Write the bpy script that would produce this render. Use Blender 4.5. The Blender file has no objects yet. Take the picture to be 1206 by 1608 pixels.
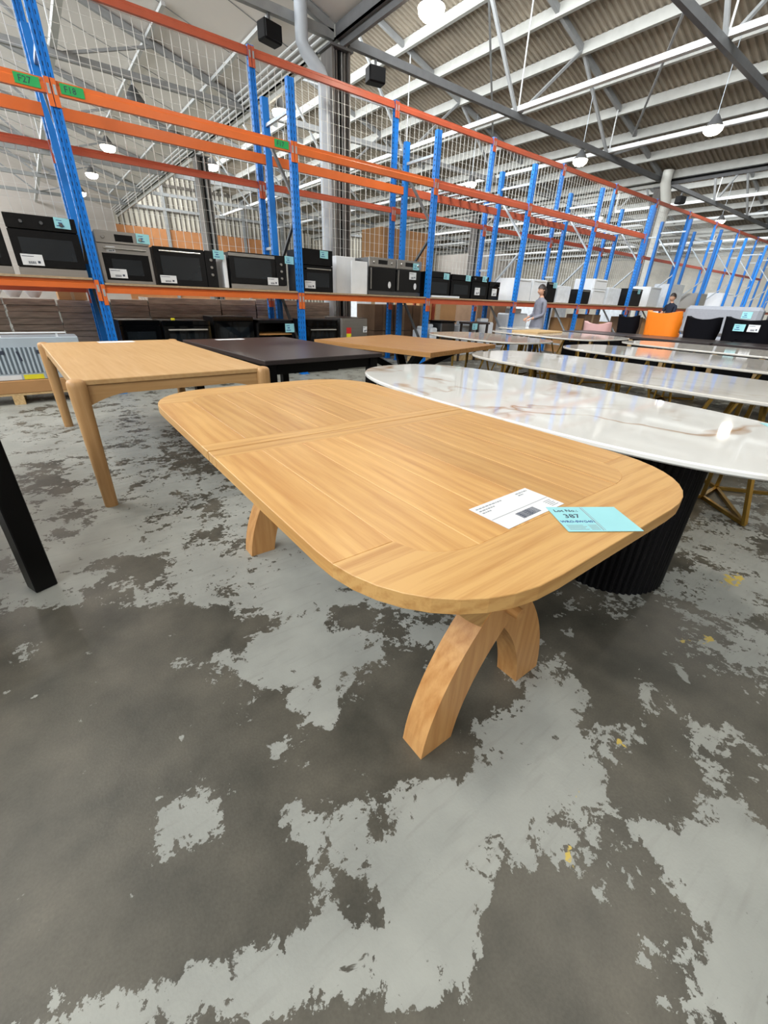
import bpy, bmesh, math, random
from mathutils import Vector, Matrix
random.seed(7)
SC = bpy.context.scene
COL = SC.collection
PI = math.pi

# ------------------------------------------------------------------ camera
import numpy as np
def _rx(t): return np.array([[1,0,0],[0,math.cos(t),-math.sin(t)],[0,math.sin(t),math.cos(t)]])
def _ry(t): return np.array([[math.cos(t),0,math.sin(t)],[0,1,0],[-math.sin(t),0,math.cos(t)]])
def _rz(t): return np.array([[math.cos(t),-math.sin(t),0],[math.sin(t),math.cos(t),0],[0,0,1]])
R_ = _rz(0.0379778547) @ _rx(0.474358725) @ _ry(-0.665819175) @ np.array([[1,0,0],[0,0,-1],[0,1,0.]])
CM = R_.T
FPX, CAMH = 650.38, 1.20
cam_d = bpy.data.cameras.new('camera')
cam = bpy.data.objects.new('camera', cam_d); COL.objects.link(cam)
cam_d.sensor_fit = 'HORIZONTAL'; cam_d.sensor_width = 36.0
cam_d.lens = FPX * 36.0 / 1206.0
cam_d.clip_start = 0.02; cam_d.clip_end = 300
mw = Matrix.Identity(4)
for r in range(3):
    mw[r][0] = CM[r][0]; mw[r][1] = -CM[r][1]; mw[r][2] = -CM[r][2]
mw[0][3], mw[1][3], mw[2][3] = 0, 0, CAMH
cam.matrix_world = mw
SC.camera = cam

# ------------------------------------------------------------------ world, daylight, exposure
w = bpy.data.worlds.new('sky'); SC.world = w; w.use_nodes = True
bg = w.node_tree.nodes['Background']; bg.inputs[0].default_value = (0.80, 0.88, 1.0, 1); bg.inputs[1].default_value = 1.0
SC.view_settings.view_transform = 'Standard'; SC.view_settings.look = 'None'
SC.view_settings.gamma = 1.0; SC.view_settings.use_curve_mapping = False
SC.view_settings.exposure = -0.38
SC.cycles.max_bounces = 6; SC.cycles.diffuse_bounces = 3; SC.cycles.glossy_bounces = 3; SC.cycles.transmission_bounces = 2; SC.cycles.caustics_reflective = False; SC.cycles.caustics_refractive = False
SC.cycles.use_adaptive_sampling = True; SC.cycles.adaptive_threshold = 0.025

VAL = [-7.9, 5.5, 18.9, 32.3, 45.7]         # roof valleys (column lines)
Y0, Y1 = -14.0, 34.5
EAVE, SLOPE = 5.42, 0.275
APEX = EAVE + SLOPE * 13.4
def daylight(i, x, power):
    d = bpy.data.lights.new('window_daylight', 'AREA'); d.shape = 'RECTANGLE'
    d.size = 3.2; d.size_y = 46.0; d.energy = power; d.color = (0.93, 0.97, 1.0)
    o = bpy.data.objects.new('window_daylight', d); COL.objects.link(o)
    o.location = (x, (Y0 + Y1) / 2, 7.3)
    o.rotation_euler = (0, -PI / 2 + math.radians(8), 0)   # faces +x, tipped down
    o['kind'] = 'structure'
    return o
DAY = [5600, 5400, 4600, 4000]
for i in range(4):
    daylight(i, VAL[i] + 0.45, DAY[i])
LAMPW = 52.0

# ------------------------------------------------------------------ helpers
def tag(o, label=None, cat=None, group=None, kind=None):
    if label: o['label'] = label
    if cat: o['category'] = cat
    if group: o['group'] = group
    if kind: o['kind'] = kind
    return o
def empty(name, loc=(0, 0, 0), rz=0.0):
    o = bpy.data.objects.new(name, None); COL.objects.link(o)
    o.location = loc; o.rotation_euler = (0, 0, rz); o.empty_display_size = 0.1
    return o
def thing(name, label, cat, loc=(0, 0, 0), rz=0.0, group=None):
    return tag(empty(name, loc, rz), label, cat, group)

class MB:
    """collects simple shapes into one mesh"""
    def __init__(s): s.v = []; s.f = []; s.m = []; s.mi = 0
    def add(s, vs, fs):
        b = len(s.v); s.v += [tuple(p) for p in vs]; s.f += [tuple(b + i for i in f) for f in fs]; s.m += [s.mi] * len(fs)
        return s
    def box(s, x0, y0, z0, x1, y1, z1, c=0.0):
        if x1 < x0: x0, x1 = x1, x0
        if y1 < y0: y0, y1 = y1, y0
        if z1 < z0: z0, z1 = z1, z0
        c = min(c, (x1-x0)*.45, (y1-y0)*.45, (z1-z0)*.45)
        if c <= 0:
            vs = [(x, y, z) for z in (z0, z1) for y in (y0, y1) for x in (x0, x1)]
            return s.add(vs, [(0,2,3,1),(4,5,7,6),(0,1,5,4),(2,6,7,3),(0,4,6,2),(1,3,7,5)])
        vs = []; X = (x0, x1); Y = (y0, y1); Z = (z0, z1); sg = (1, -1); idx = {}
        for i in (0,1):
            for j in (0,1):
                for k in (0,1):
                    idx[i,j,k] = len(vs)
                    vs += [(X[i], Y[j]+sg[j]*c, Z[k]+sg[k]*c), (X[i]+sg[i]*c, Y[j], Z[k]+sg[k]*c), (X[i]+sg[i]*c, Y[j]+sg[j]*c, Z[k])]
        fs = []
        I = lambda i,j,k,a: idx[i,j,k]+a
        for i in (0,1):
            q = [I(i,0,0,0),I(i,1,0,0),I(i,1,1,0),I(i,0,1,0)]; fs.append(q if i else q[::-1])
        for j in (0,1):
            q = [I(0,j,0,1),I(1,j,0,1),I(1,j,1,1),I(0,j,1,1)]; fs.append(q[::-1] if j else q)
        for k in (0,1):
            q = [I(0,0,k,2),I(1,0,k,2),I(1,1,k,2),I(0,1,k,2)]; fs.append(q if k else q[::-1])
        for j in (0,1):
            for k in (0,1): fs.append([I(0,j,k,1),I(1,j,k,1),I(1,j,k,2),I(0,j,k,2)])
        for i in (0,1):
            for k in (0,1): fs.append([I(i,0,k,0),I(i,1,k,0),I(i,1,k,2),I(i,0,k,2)])
            for j in (0,1): fs.append([I(i,j,0,0),I(i,j,1,0),I(i,j,1,1),I(i,j,0,1)])
        for i in (0,1):
            for j in (0,1):
                for k in (0,1): fs.append([I(i,j,k,0),I(i,j,k,1),I(i,j,k,2)])
        return s.add(vs, fs)
    def bar(s, a, b, w, h=None, up=(0, 0, 1), c=0):
        """rectangular bar from a to b, w across, h along 'up'"""
        h = h or w
        a = Vector(a); b = Vector(b); d = (b - a).normalized(); u = Vector(up)
        if abs(d.dot(u)) > .98: u = Vector((1, 0, 0))
        sx = d.cross(u).normalized(); u = sx.cross(d).normalized()
        vs = []
        for p in (a, b):
            for i, j in ((-1,-1),(1,-1),(1,1),(-1,1)): vs.append(p + sx*(i*w/2) + u*(j*h/2))
        return s.add(vs, [(3,2,1,0),(4,5,6,7),(0,1,5,4),(1,2,6,5),(2,3,7,6),(3,0,4,7)])
    def tube(s, pts, r, n=8, cap=True):
        pts = [Vector(p) for p in pts]; rs = r if isinstance(r, (list, tuple)) else [r]*len(pts)
        vs = []; fs = []; prev = None
        for i, p in enumerate(pts):
            d = (pts[min(i+1, len(pts)-1)] - pts[max(i-1, 0)]).normalized()
            if prev is None:
                u = Vector((0,0,1)) if abs(d.z) < .9 else Vector((1,0,0)); u = (u - d*u.dot(d)).normalized()
            else: u = (prev - d*prev.dot(d)).normalized()
            prev = u; q = d.cross(u)
            for k in range(n):
                t = 2*PI*k/n; vs.append(p + (u*math.cos(t) + q*math.sin(t))*rs[i])
        for i in range(len(pts)-1):
            for k in range(n):
                fs.append((i*n+k, i*n+(k+1)%n, (i+1)*n+(k+1)%n, (i+1)*n+k))
        if cap: fs.append(tuple(range(n))[::-1]); fs.append(tuple((len(pts)-1)*n+k for k in range(n)))
        return s.add(vs, fs)
    def lathe(s, prof, loc=(0,0,0), n=20, sx=1, sy=1):
        vs = []; fs = []
        for r, z in prof:
            for k in range(n):
                t = 2*PI*k/n; vs.append((loc[0]+r*sx*math.cos(t), loc[1]+r*sy*math.sin(t), loc[2]+z))
        for i in range(len(prof)-1):
            for k in range(n): fs.append((i*n+k, i*n+(k+1)%n, (i+1)*n+(k+1)%n, (i+1)*n+k))
        fs.append(tuple(range(n))[::-1]); fs.append(tuple((len(prof)-1)*n+k for k in range(n)))
        return s.add(vs, fs)
    def prism(s, poly, z0, z1, c=0.0):
        """vertical prism over a ccw polygon, top edge chamfered by c"""
        n = len(poly); vs = []; 
        A = sum(poly[i][0]*poly[(i+1)%n][1]-poly[(i+1)%n][0]*poly[i][1] for i in range(n))
        if A < 0: poly = poly[::-1]
        rings = [(poly, z0), (poly, z1 - c)]
        if c > 0: rings.append((inset(poly, c), z1))
        if c > 0: rings = [(inset(poly, c), z0), (poly, z0 + c)] + rings[1:]
        for pl, z in rings: vs += [(p[0], p[1], z) for p in pl]
        fs = [tuple(range(n))[::-1]]
        for r in range(len(rings)-1):
            for k in range(n): fs.append((r*n+k, r*n+(k+1)%n, (r+1)*n+(k+1)%n, (r+1)*n+k))
        fs.append(tuple((len(rings)-1)*n+k for k in range(n)))
        return s.add(vs, fs)
    def slab(s, prof, axis, a0, a1):
        """extrude a 2-D profile: axis 'y' -> profile is (x,z); axis 'x' -> profile is (y,z)"""
        n = len(prof); vs = []
        for a in (a0, a1):
            for p in prof: vs.append((p[0], a, p[1]) if axis == 'y' else (a, p[0], p[1]))
        fs = [tuple(range(n)), tuple(n+k for k in range(n))[::-1]]
        for k in range(n): fs.append((k, n+k, n+(k+1)%n, (k+1)%n))
        return s.add(vs, fs)
    def build(s, name, mat, parent=None, smooth=False, recalc=True):
        me = bpy.data.meshes.new(name); me.from_pydata(s.v, [], s.f)
        mats = mat if isinstance(mat, (list, tuple)) else [mat]
        for m in mats: me.materials.append(m)
        if len(mats) > 1: me.polygons.foreach_set('material_index', s.m)
        if recalc:
            bm = bmesh.new(); bm.from_mesh(me); bmesh.ops.recalc_face_normals(bm, faces=bm.faces); bm.to_mesh(me); bm.free()
        if smooth:
            me.polygons.foreach_set('use_smooth', [True]*len(me.polygons))
            try: me.set_sharp_from_angle(angle=math.radians(40))
            except Exception: pass
        me.update()
        o = bpy.data.objects.new(name, me); COL.objects.link(o)
        if parent is not None: o.parent = parent
        return o
def inset(poly, c):
    n = len(poly); out = []
    for i in range(n):
        p0 = Vector(poly[i-1][:2]); p1 = Vector(poly[i][:2]); p2 = Vector(poly[(i+1)%n][:2])
        e1 = (p1-p0); e2 = (p2-p1)
        e1 = e1.normalized() if e1.length > 1e-9 else Vector((1,0)); e2 = e2.normalized() if e2.length > 1e-9 else e1
        n1 = Vector((-e1.y, e1.x)); n2 = Vector((-e2.y, e2.x)); m = n1+n2
        if m.length < 1e-6: m = n1
        m.normalize(); k = c/max(.35, m.dot(n1)); q = p1 + m*k; out.append((q.x, q.y))
    return out
def dup(o, parent=None):
    c = o.copy(); COL.objects.link(c); c.parent = parent
    return c
def dup_tree(o, parent=None):
    c = dup(o, parent)
    for ch in list(o.children): dup_tree(ch, c)
    return c
def children_rename(): pass
def rrect(x0, y0, x1, y1, r, n=8, p=2.0):
    """rounded rectangle, ccw; corners are superellipse arcs"""
    out = []
    for cx, cy, a0 in ((x1-r, y1-r, 0), (x0+r, y1-r, PI/2), (x0+r, y0+r, PI), (x1-r, y0+r, 1.5*PI)):
        for k in range(n+1):
            t = a0 + PI/2*k/n; c, s_ = math.cos(t), math.sin(t)
            out.append((cx + r*math.copysign(abs(c)**(2/p), c), cy + r*math.copysign(abs(s_)**(2/p), s_)))
    return out
def ellipse(cx, cy, a, b, n=48, p=2.0):
    out = []
    for k in range(n):
        t = 2*PI*k/n; c, s_ = math.cos(t), math.sin(t)
        out.append((cx + a*math.copysign(abs(c)**(2/p), c), cy + b*math.copysign(abs(s_)**(2/p), s_)))
    return out
def text_mesh(name, body, size, mat, parent, loc, rot=(0, 0, 0), align='LEFT'):
    cu = bpy.data.curves.new(name, 'FONT'); cu.body = body; cu.size = size; cu.extrude = 0.0003; cu.align_x = align
    cu.resolution_u = 2
    t = bpy.data.objects.new(name, cu); COL.objects.link(t)
    dg = bpy.context.evaluated_depsgraph_get(); me = bpy.data.meshes.new_from_object(t.evaluated_get(dg))
    bpy.data.objects.remove(t); me.name = name
    me.materials.clear(); me.materials.append(mat)
    o = bpy.data.objects.new(name, me); COL.objects.link(o); o.parent = parent; o.location = loc; o.rotation_euler = rot
    return o

# ------------------------------------------------------------------ materials
def srgb(r, g, b):
    f = lambda c: ((c/255+0.055)/1.055)**2.4 if c/255 > .04045 else c/255/12.92
    return (f(r), f(g), f(b), 1)
def new_mat(name):
    m = bpy.data.materials.new(name); m.use_nodes = True
    nt = m.node_tree; b = nt.nodes['Principled BSDF']
    return m, nt, b
def N(nt, typ, **kw):
    n = nt.nodes.new(typ)
    for k, v in kw.items(): setattr(n, k, v)
    return n
def plain(name, rgb, rough=.5, metal=0.0, var=0.08, scale=8.0, bump=0.0, bscale=60.0, coat=0.0, stretch=None, rnd=0.0, spec=None):
    m, nt, b = new_mat(name); L = nt.links
    c = srgb(*rgb); tc = N(nt, 'ShaderNodeTexCoord'); src = tc.outputs['Object']
    if stretch:
        mp = N(nt, 'ShaderNodeMapping'); mp.inputs['Scale'].default_value = stretch; L.new(src, mp.inputs[0]); src = mp.outputs[0]
    nz = N(nt, 'ShaderNodeTexNoise'); nz.inputs['Scale'].default_value = scale; nz.inputs['Detail'].default_value = 5; L.new(src, nz.inputs['Vector'])
    mix = N(nt, 'ShaderNodeMixRGB', blend_type='MULTIPLY'); mix.inputs[0].default_value = 1.0
    mr = N(nt, 'ShaderNodeMapRange'); mr.inputs[1].default_value = .3; mr.inputs[2].default_value = .7; mr.inputs[3].default_value = 1-var; mr.inputs[4].default_value = 1+var
    L.new(nz.outputs['Fac'], mr.inputs[0])
    mix.inputs[1].default_value = c; L.new(mr.outputs[0], mix.inputs[2])
    out = mix.outputs[0]
    if rnd > 0:
        oi = N(nt, 'ShaderNodeObjectInfo'); hs = N(nt, 'ShaderNodeHueSaturation')
        m2 = N(nt, 'ShaderNodeMapRange'); m2.inputs[3].default_value = 1-rnd; m2.inputs[4].default_value = 1+rnd
        L.new(oi.outputs['Random'], m2.inputs[0]); L.new(m2.outputs[0], hs.inputs['Value']); L.new(out, hs.inputs['Color']); out = hs.outputs[0]
    L.new(out, b.inputs['Base Color'])
    b.inputs['Roughness'].default_value = rough; b.inputs['Metallic'].default_value = metal
    if spec is not None: b.inputs['Specular IOR Level'].default_value = spec
    if coat: b.inputs['Coat Weight'].default_value = coat; b.inputs['Coat Roughness'].default_value = .05
    if bump > 0:
        n2 = N(nt, 'ShaderNodeTexNoise'); n2.inputs['Scale'].default_value = bscale; n2.inputs['Detail'].default_value = 3; L.new(src, n2.inputs['Vector'])
        bp = N(nt, 'ShaderNodeBump'); bp.inputs['Strength'].default_value = bump; bp.inputs['Distance'].default_value = .01
        L.new(n2.outputs['Fac'], bp.inputs['Height']); L.new(bp.outputs[0], b.inputs['Normal'])
    return m
def wood(name, light, dark, axis='y', rough=.42, grain=1.0, rnd=.07):
    """grain runs along the given object axis"""
    m, nt, b = new_mat(name); L = nt.links
    tc = N(nt, 'ShaderNodeTexCoord'); oi = N(nt, 'ShaderNodeObjectInfo')
    off = N(nt, 'ShaderNodeVectorMath', operation='ADD'); sc = N(nt, 'ShaderNodeVectorMath', operation='SCALE')
    cx = N(nt, 'ShaderNodeCombineXYZ'); L.new(oi.outputs['Random'], cx.inputs[0]); L.new(oi.outputs['Random'], cx.inputs[1]); L.new(oi.outputs['Random'], cx.inputs[2])
    L.new(cx.outputs[0], sc.inputs[0]); sc.inputs['Scale'].default_value = 37.0
    L.new(tc.outputs['Object'], off.inputs[0]); L.new(sc.outputs[0], off.inputs[1])
    mp = N(nt, 'ShaderNodeMapping')
    s = {'x': (2.0, 30, 30), 'y': (30, 2.0, 30), 'z': (30, 30, 2.0)}[axis]
    mp.inputs['Scale'].default_value = s; L.new(off.outputs[0], mp.inputs[0])
    n1 = N(nt, 'ShaderNodeTexNoise'); n1.inputs['Scale'].default_value = 1.0; n1.inputs['Detail'].default_value = 6; n1.inputs['Distortion'].default_value = .7; L.new(mp.outputs[0], n1.inputs['Vector'])
    # cathedral rings
    wv = N(nt, 'ShaderNodeTexWave', wave_type='RINGS', rings_direction={'x': 'X', 'y': 'Y', 'z': 'Z'}[axis])
    mp2 = N(nt, 'ShaderNodeMapping'); mp2.inputs['Scale'].default_value = {'x': (.35, 3, 3), 'y': (3, .35, 3), 'z': (3, 3, .35)}[axis]; L.new(off.outputs[0], mp2.inputs[0]); L.new(mp2.outputs[0], wv.inputs['Vector'])
    wv.inputs['Scale'].default_value = 4.0; wv.inputs['Distortion'].default_value = 5; wv.inputs['Detail'].default_value = 3; wv.inputs['Detail Scale'].default_value = 1.2
    # fine pores
    mp3 = N(nt, 'ShaderNodeMapping'); mp3.inputs['Scale'].default_value = tuple(q*7 if q > 3 else q*4 for q in s); L.new(off.outputs[0], mp3.inputs[0])
    n3 = N(nt, 'ShaderNodeTexNoise'); n3.inputs['Scale'].default_value = 1.0; n3.inputs['Detail'].default_value = 2; L.new(mp3.outputs[0], n3.inputs['Vector'])
    a = N(nt, 'ShaderNodeMath', operation='MULTIPLY_ADD'); L.new(wv.outputs['Fac'], a.inputs[0]); a.inputs[1].default_value = .14*grain; L.new(n1.outputs['Fac'], a.inputs[2])
    a2 = N(nt, 'ShaderNodeMath', operation='MULTIPLY_ADD'); L.new(n3.outputs['Fac'], a2.inputs[0]); a2.inputs[1].default_value = .30*grain; L.new(a.outputs[0], a2.inputs[2])
    cr = N(nt, 'ShaderNodeValToRGB'); cr.color_ramp.elements[0].position = .38; cr.color_ramp.elements[0].color = srgb(*dark)
    cr.color_ramp.elements[1].position = .92; cr.color_ramp.elements[1].color = srgb(*light)
    L.new(a2.outputs[0], cr.inputs[0])
    hs = N(nt, 'ShaderNodeHueSaturation'); m2 = N(nt, 'ShaderNodeMapRange'); m2.inputs[3].default_value = 1-rnd; m2.inputs[4].default_value = 1+rnd
    L.new(oi.outputs['Random'], m2.inputs[0]); L.new(m2.outputs[0], hs.inputs['Value']); L.new(cr.outputs[0], hs.inputs['Color'])
    L.new(hs.outputs[0], b.inputs['Base Color']); b.inputs['Roughness'].default_value = rough
    bp = N(nt, 'ShaderNodeBump'); bp.inputs['Strength'].default_value = .12; bp.inputs['Distance'].default_value = .002
    L.new(a2.outputs[0], bp.inputs['Height']); L.new(bp.outputs[0], b.inputs['Normal'])
    return m
def emis(name, rgb, strength):
    m, nt, b = new_mat(name); b.inputs['Emission Color'].default_value = srgb(*rgb); b.inputs['Emission Strength'].default_value = strength
    b.inputs['Base Color'].default_value = srgb(*rgb)
    return m
def marble(name, base, vein, rough=.06, scale=1.0, amt=1.0):
    m, nt, b = new_mat(name); L = nt.links
    tc = N(nt, 'ShaderNodeTexCoord'); n0 = N(nt, 'ShaderNodeTexNoise'); n0.inputs['Scale'].default_value = 1.3*scale; n0.inputs['Detail'].default_value = 4
    L.new(tc.outputs['Object'], n0.inputs['Vector'])
    ad = N(nt, 'ShaderNodeMixRGB', blend_type='ADD'); ad.inputs[0].default_value = .8; L.new(tc.outputs['Object'], ad.inputs[1]); L.new(n0.outputs['Color'], ad.inputs[2])
    wv = N(nt, 'ShaderNodeTexNoise'); wv.inputs['Scale'].default_value = 1.1*scale; wv.inputs['Detail'].default_value = 3; wv.inputs['Distortion'].default_value = .6; L.new(ad.outputs[0], wv.inputs['Vector'])
    # veins where noise crosses .5
    s1 = N(nt, 'ShaderNodeMath', operation='SUBTRACT'); L.new(wv.outputs['Fac'], s1.inputs[0]); s1.inputs[1].default_value = .5
    ab = N(nt, 'ShaderNodeMath', operation='ABSOLUTE'); L.new(s1.outputs[0], ab.inputs[0])
    cr = N(nt, 'ShaderNodeValToRGB'); e = cr.color_ramp.elements
    e[0].position = 0.0; e[0].color = srgb(*vein); e[1].position = .035; e[1].color = srgb(*base)
    L.new(ab.outputs[0], cr.inputs[0])
    n2 = N(nt, 'ShaderNodeTexNoise'); n2.inputs['Scale'].default_value = 2.2*scale; L.new(tc.outputs['Object'], n2.inputs['Vector'])
    mr = N(nt, 'ShaderNodeMapRange'); mr.inputs[1].default_value = .38; mr.inputs[2].default_value = .62; mr.inputs[3].default_value = 0; mr.inputs[4].default_value = min(1.0, amt); L.new(n2.outputs['Fac'], mr.inputs[0])
    mx = N(nt, 'ShaderNodeMixRGB'); mx.inputs[1].default_value = srgb(*base); L.new(mr.outputs[0], mx.inputs[0]); L.new(cr.outputs[0], mx.inputs[2])
    L.new(mx.outputs[0], b.inputs['Base Color']); b.inputs['Roughness'].default_value = rough; b.inputs['Specular IOR Level'].default_value = .6
    return m

M = {}
M['oak_y'] = wood('oak along', (204, 160, 98), (176, 126, 68), 'y', rnd=.10)
M['oak_x'] = wood('oak across', (206, 162, 100), (170, 118, 60), 'x', grain=1.5)
M['oak_z'] = wood('oak upright', (198, 150, 94), (168, 114, 60), 'z')
M['light_y'] = wood('light oak along', (198, 162, 114), (182, 142, 92), 'y', grain=.6, rnd=.02, rough=.5)
M['light_x'] = wood('light oak across', (192, 154, 106), (172, 132, 84), 'x', grain=.6, rnd=.02, rough=.5)
M['light_z'] = wood('light oak leg', (192, 152, 104), (170, 128, 80), 'z', grain=.6, rnd=.02, rough=.5)
M['mid_y'] = wood('mid oak along', (176, 132, 80), (150, 104, 56), 'y', grain=.7, rnd=.03)
M['pallet_wood'] = wood('pallet wood', (206, 178, 132), (176, 140, 92), 'y', rough=.8)
M['ebony'] = plain('ebony stained wood', (50, 44, 44), .30, var=.12, scale=5, stretch=(12, 1, 12))
M['black_wood'] = plain('black lacquered wood', (10, 10, 11), .35, var=.05, spec=.2)
M['flute'] = plain('black fluted wood', (9, 9, 11), .42, var=.05, spec=.2)
M['marble'] = marble('white marble', (222, 222, 218), (168, 132, 96), .05, 1.0, 1.5)
M['stone'] = marble('cream stone', (206, 202, 194), (176, 168, 156), .07, 1.4, .8)
M['gold'] = plain('brushed gold metal', (176, 142, 72), .28, 1.0, var=.1, scale=20)
M['blue'] = plain('blue powder coat', (18, 118, 206), .38, var=.06, scale=5)
M['blue_in'] = plain('blue powder coat shade side', (22, 110, 190), .38, var=.06, scale=5)
M['hole'] = plain('dark slot', (14, 26, 50), .8, var=.02)
M['orange'] = plain('orange powder coat', (216, 106, 44), .36, var=.06, scale=4)
M['orange_red'] = plain('worn red orange paint', (190, 90, 60), .45, var=.08, scale=4)
M['steel'] = plain('galvanised steel', (176, 184, 190), .38, .6, var=.12, scale=14)
M['steel_dark'] = plain('weathered brace steel', (96, 98, 100), .45, .5, var=.1, scale=14)
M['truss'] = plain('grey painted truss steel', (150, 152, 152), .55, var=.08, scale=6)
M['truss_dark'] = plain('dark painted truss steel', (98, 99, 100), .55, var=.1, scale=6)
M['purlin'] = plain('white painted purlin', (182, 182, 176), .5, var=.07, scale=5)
M['white_paint'] = plain('white painted metal', (206, 208, 207), .45, var=.05, scale=4)
M['lining'] = plain('white ceiling lining', (228, 222, 215), .75, var=.05, scale=.7)
M['roof_sheet'] = plain('aged roof sheeting', (160, 150, 134), .7, var=.16, scale=1.6)
M['clad'] = plain('translucent wall cladding', (196, 190, 176), .6, var=.18, scale=1.2)
M['rib_shade_rail'] = plain('painted rib shade and dark rail', (104, 98, 90), .7, var=.12, scale=1.2)  # dark tone paints shading onto the cladding ribs; wall rails share it
M['brick'] = plain('orange brick panel', (196, 134, 86), .8, var=.08, scale=3, bump=.2)
M['wall_white'] = plain('white wall boards', (204, 196, 188), .8, var=.06, scale=.8)
M['mesh'] = plain('galvanised wire', (220, 220, 214), .5, .1, var=.06)
M['black_gloss'] = plain('black oven glass', (7, 8, 10), .05, var=.02, spec=.35)
M['black_mat'] = plain('black enamel', (14, 14, 16), .4, var=.05, spec=.2)
M['inner'] = plain('oven window glass', (24, 29, 33), .04, var=.3, scale=3, spec=.5)
M['inox'] = plain('brushed stainless steel', (176, 174, 170), .3, .9, var=.07, scale=2, stretch=(1, 40, 40))
M['inox_dark'] = plain('dark stainless steel', (108, 110, 112), .32, .9, var=.07, scale=2, stretch=(1, 40, 40))
M['paper'] = plain('white paper', (216, 218, 220), .75, var=.02)
M['cyan'] = plain('pale blue card', (146, 204, 210), .7, var=.03)
M['ink'] = plain('dark ink', (52, 60, 76), .8, var=.02)
M['ink_blue'] = plain('blue ink', (40, 60, 130), .8, var=.02)
M['ink_faint'] = plain('grey print', (140, 146, 150), .8, var=.02)
M['green_tag'] = plain('green tag', (30, 160, 84), .6, var=.04)
M['card_board'] = plain('cardboard', (170, 128, 84), .85, var=.06, scale=4, rnd=.08)
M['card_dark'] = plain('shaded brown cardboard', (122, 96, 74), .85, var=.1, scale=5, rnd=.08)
M['wrap'] = plain('brown cartons under stretch film', (158, 142, 128), .14, var=.25, scale=9, bump=1.0, bscale=16, coat=.5, stretch=(.5, .5, 3))
M['film'] = plain('film covered steel', (190, 204, 216), .25, .3, var=.06, scale=3)
M['film_dark'] = plain('dark groove', (96, 108, 118), .5, var=.06)
M['board'] = plain('raw particle board', (170, 146, 116), .85, var=.12, scale=30)
M['white_app'] = plain('white enamel', (228, 232, 236), .3, var=.03)
M['concrete_foot'] = plain('orange tile', (196, 120, 80), .8)
M['chipboard'] = M['board']
M['skin'] = plain('skin', (196, 150, 124), .55, var=.05)
M['hair'] = plain('dark hair', (44, 36, 34), .5, var=.2, scale=40, stretch=(1, 1, .2))
M['grey_cloth'] = plain('grey knit', (124, 126, 138), .85, var=.08, scale=20)
M['navy_cloth'] = plain('navy cloth', (30, 36, 54), .85, var=.08, scale=20)
M['dark_cloth'] = plain('dark trousers', (34, 34, 40), .85, var=.08, scale=20)
M['orange_seat'] = plain('orange upholstery', (240, 128, 24), .5, var=.04)
M['black_seat'] = plain('black velvet', (11, 11, 16), .8, var=.1, spec=.1)
M['grey_sofa'] = plain('grey upholstery', (142, 146, 154), .85, var=.05, scale=30)
M['char_sofa'] = plain('charcoal upholstery', (58, 60, 64), .85, var=.05, scale=30)
M['pink_seat'] = plain('pink upholstery', (214, 170, 168), .8, var=.04)
M['pipe'] = plain('grey pvc downpipe', (192, 200, 208), .4, var=.06, scale=3)
M['pipe_white'] = plain('white downpipe', (224, 224, 216), .4, var=.05, scale=3)
M['col'] = plain('weathered steel column', (108, 104, 100), .6, var=.2, scale=5, stretch=(3, 3, .4))
M['speaker'] = plain('black plastic', (13, 13, 14), .55, var=.05, spec=.2)
M['lamp_glow'] = emis('lamp glow', (255, 246, 226), 26.0)
M['yellow'] = plain('yellow label', (224, 214, 40), .7)
M['red'] = plain('red print', (196, 40, 40), .6)
M['blue_plate'] = plain('blue floor plate', (36, 130, 206), .5)
M['white_cloth'] = plain('white plastic wrap', (222, 228, 234), .3, var=.1, scale=8, bump=.4, bscale=14)
M['teal'] = plain('teal box', (60, 160, 176), .5)

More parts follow.
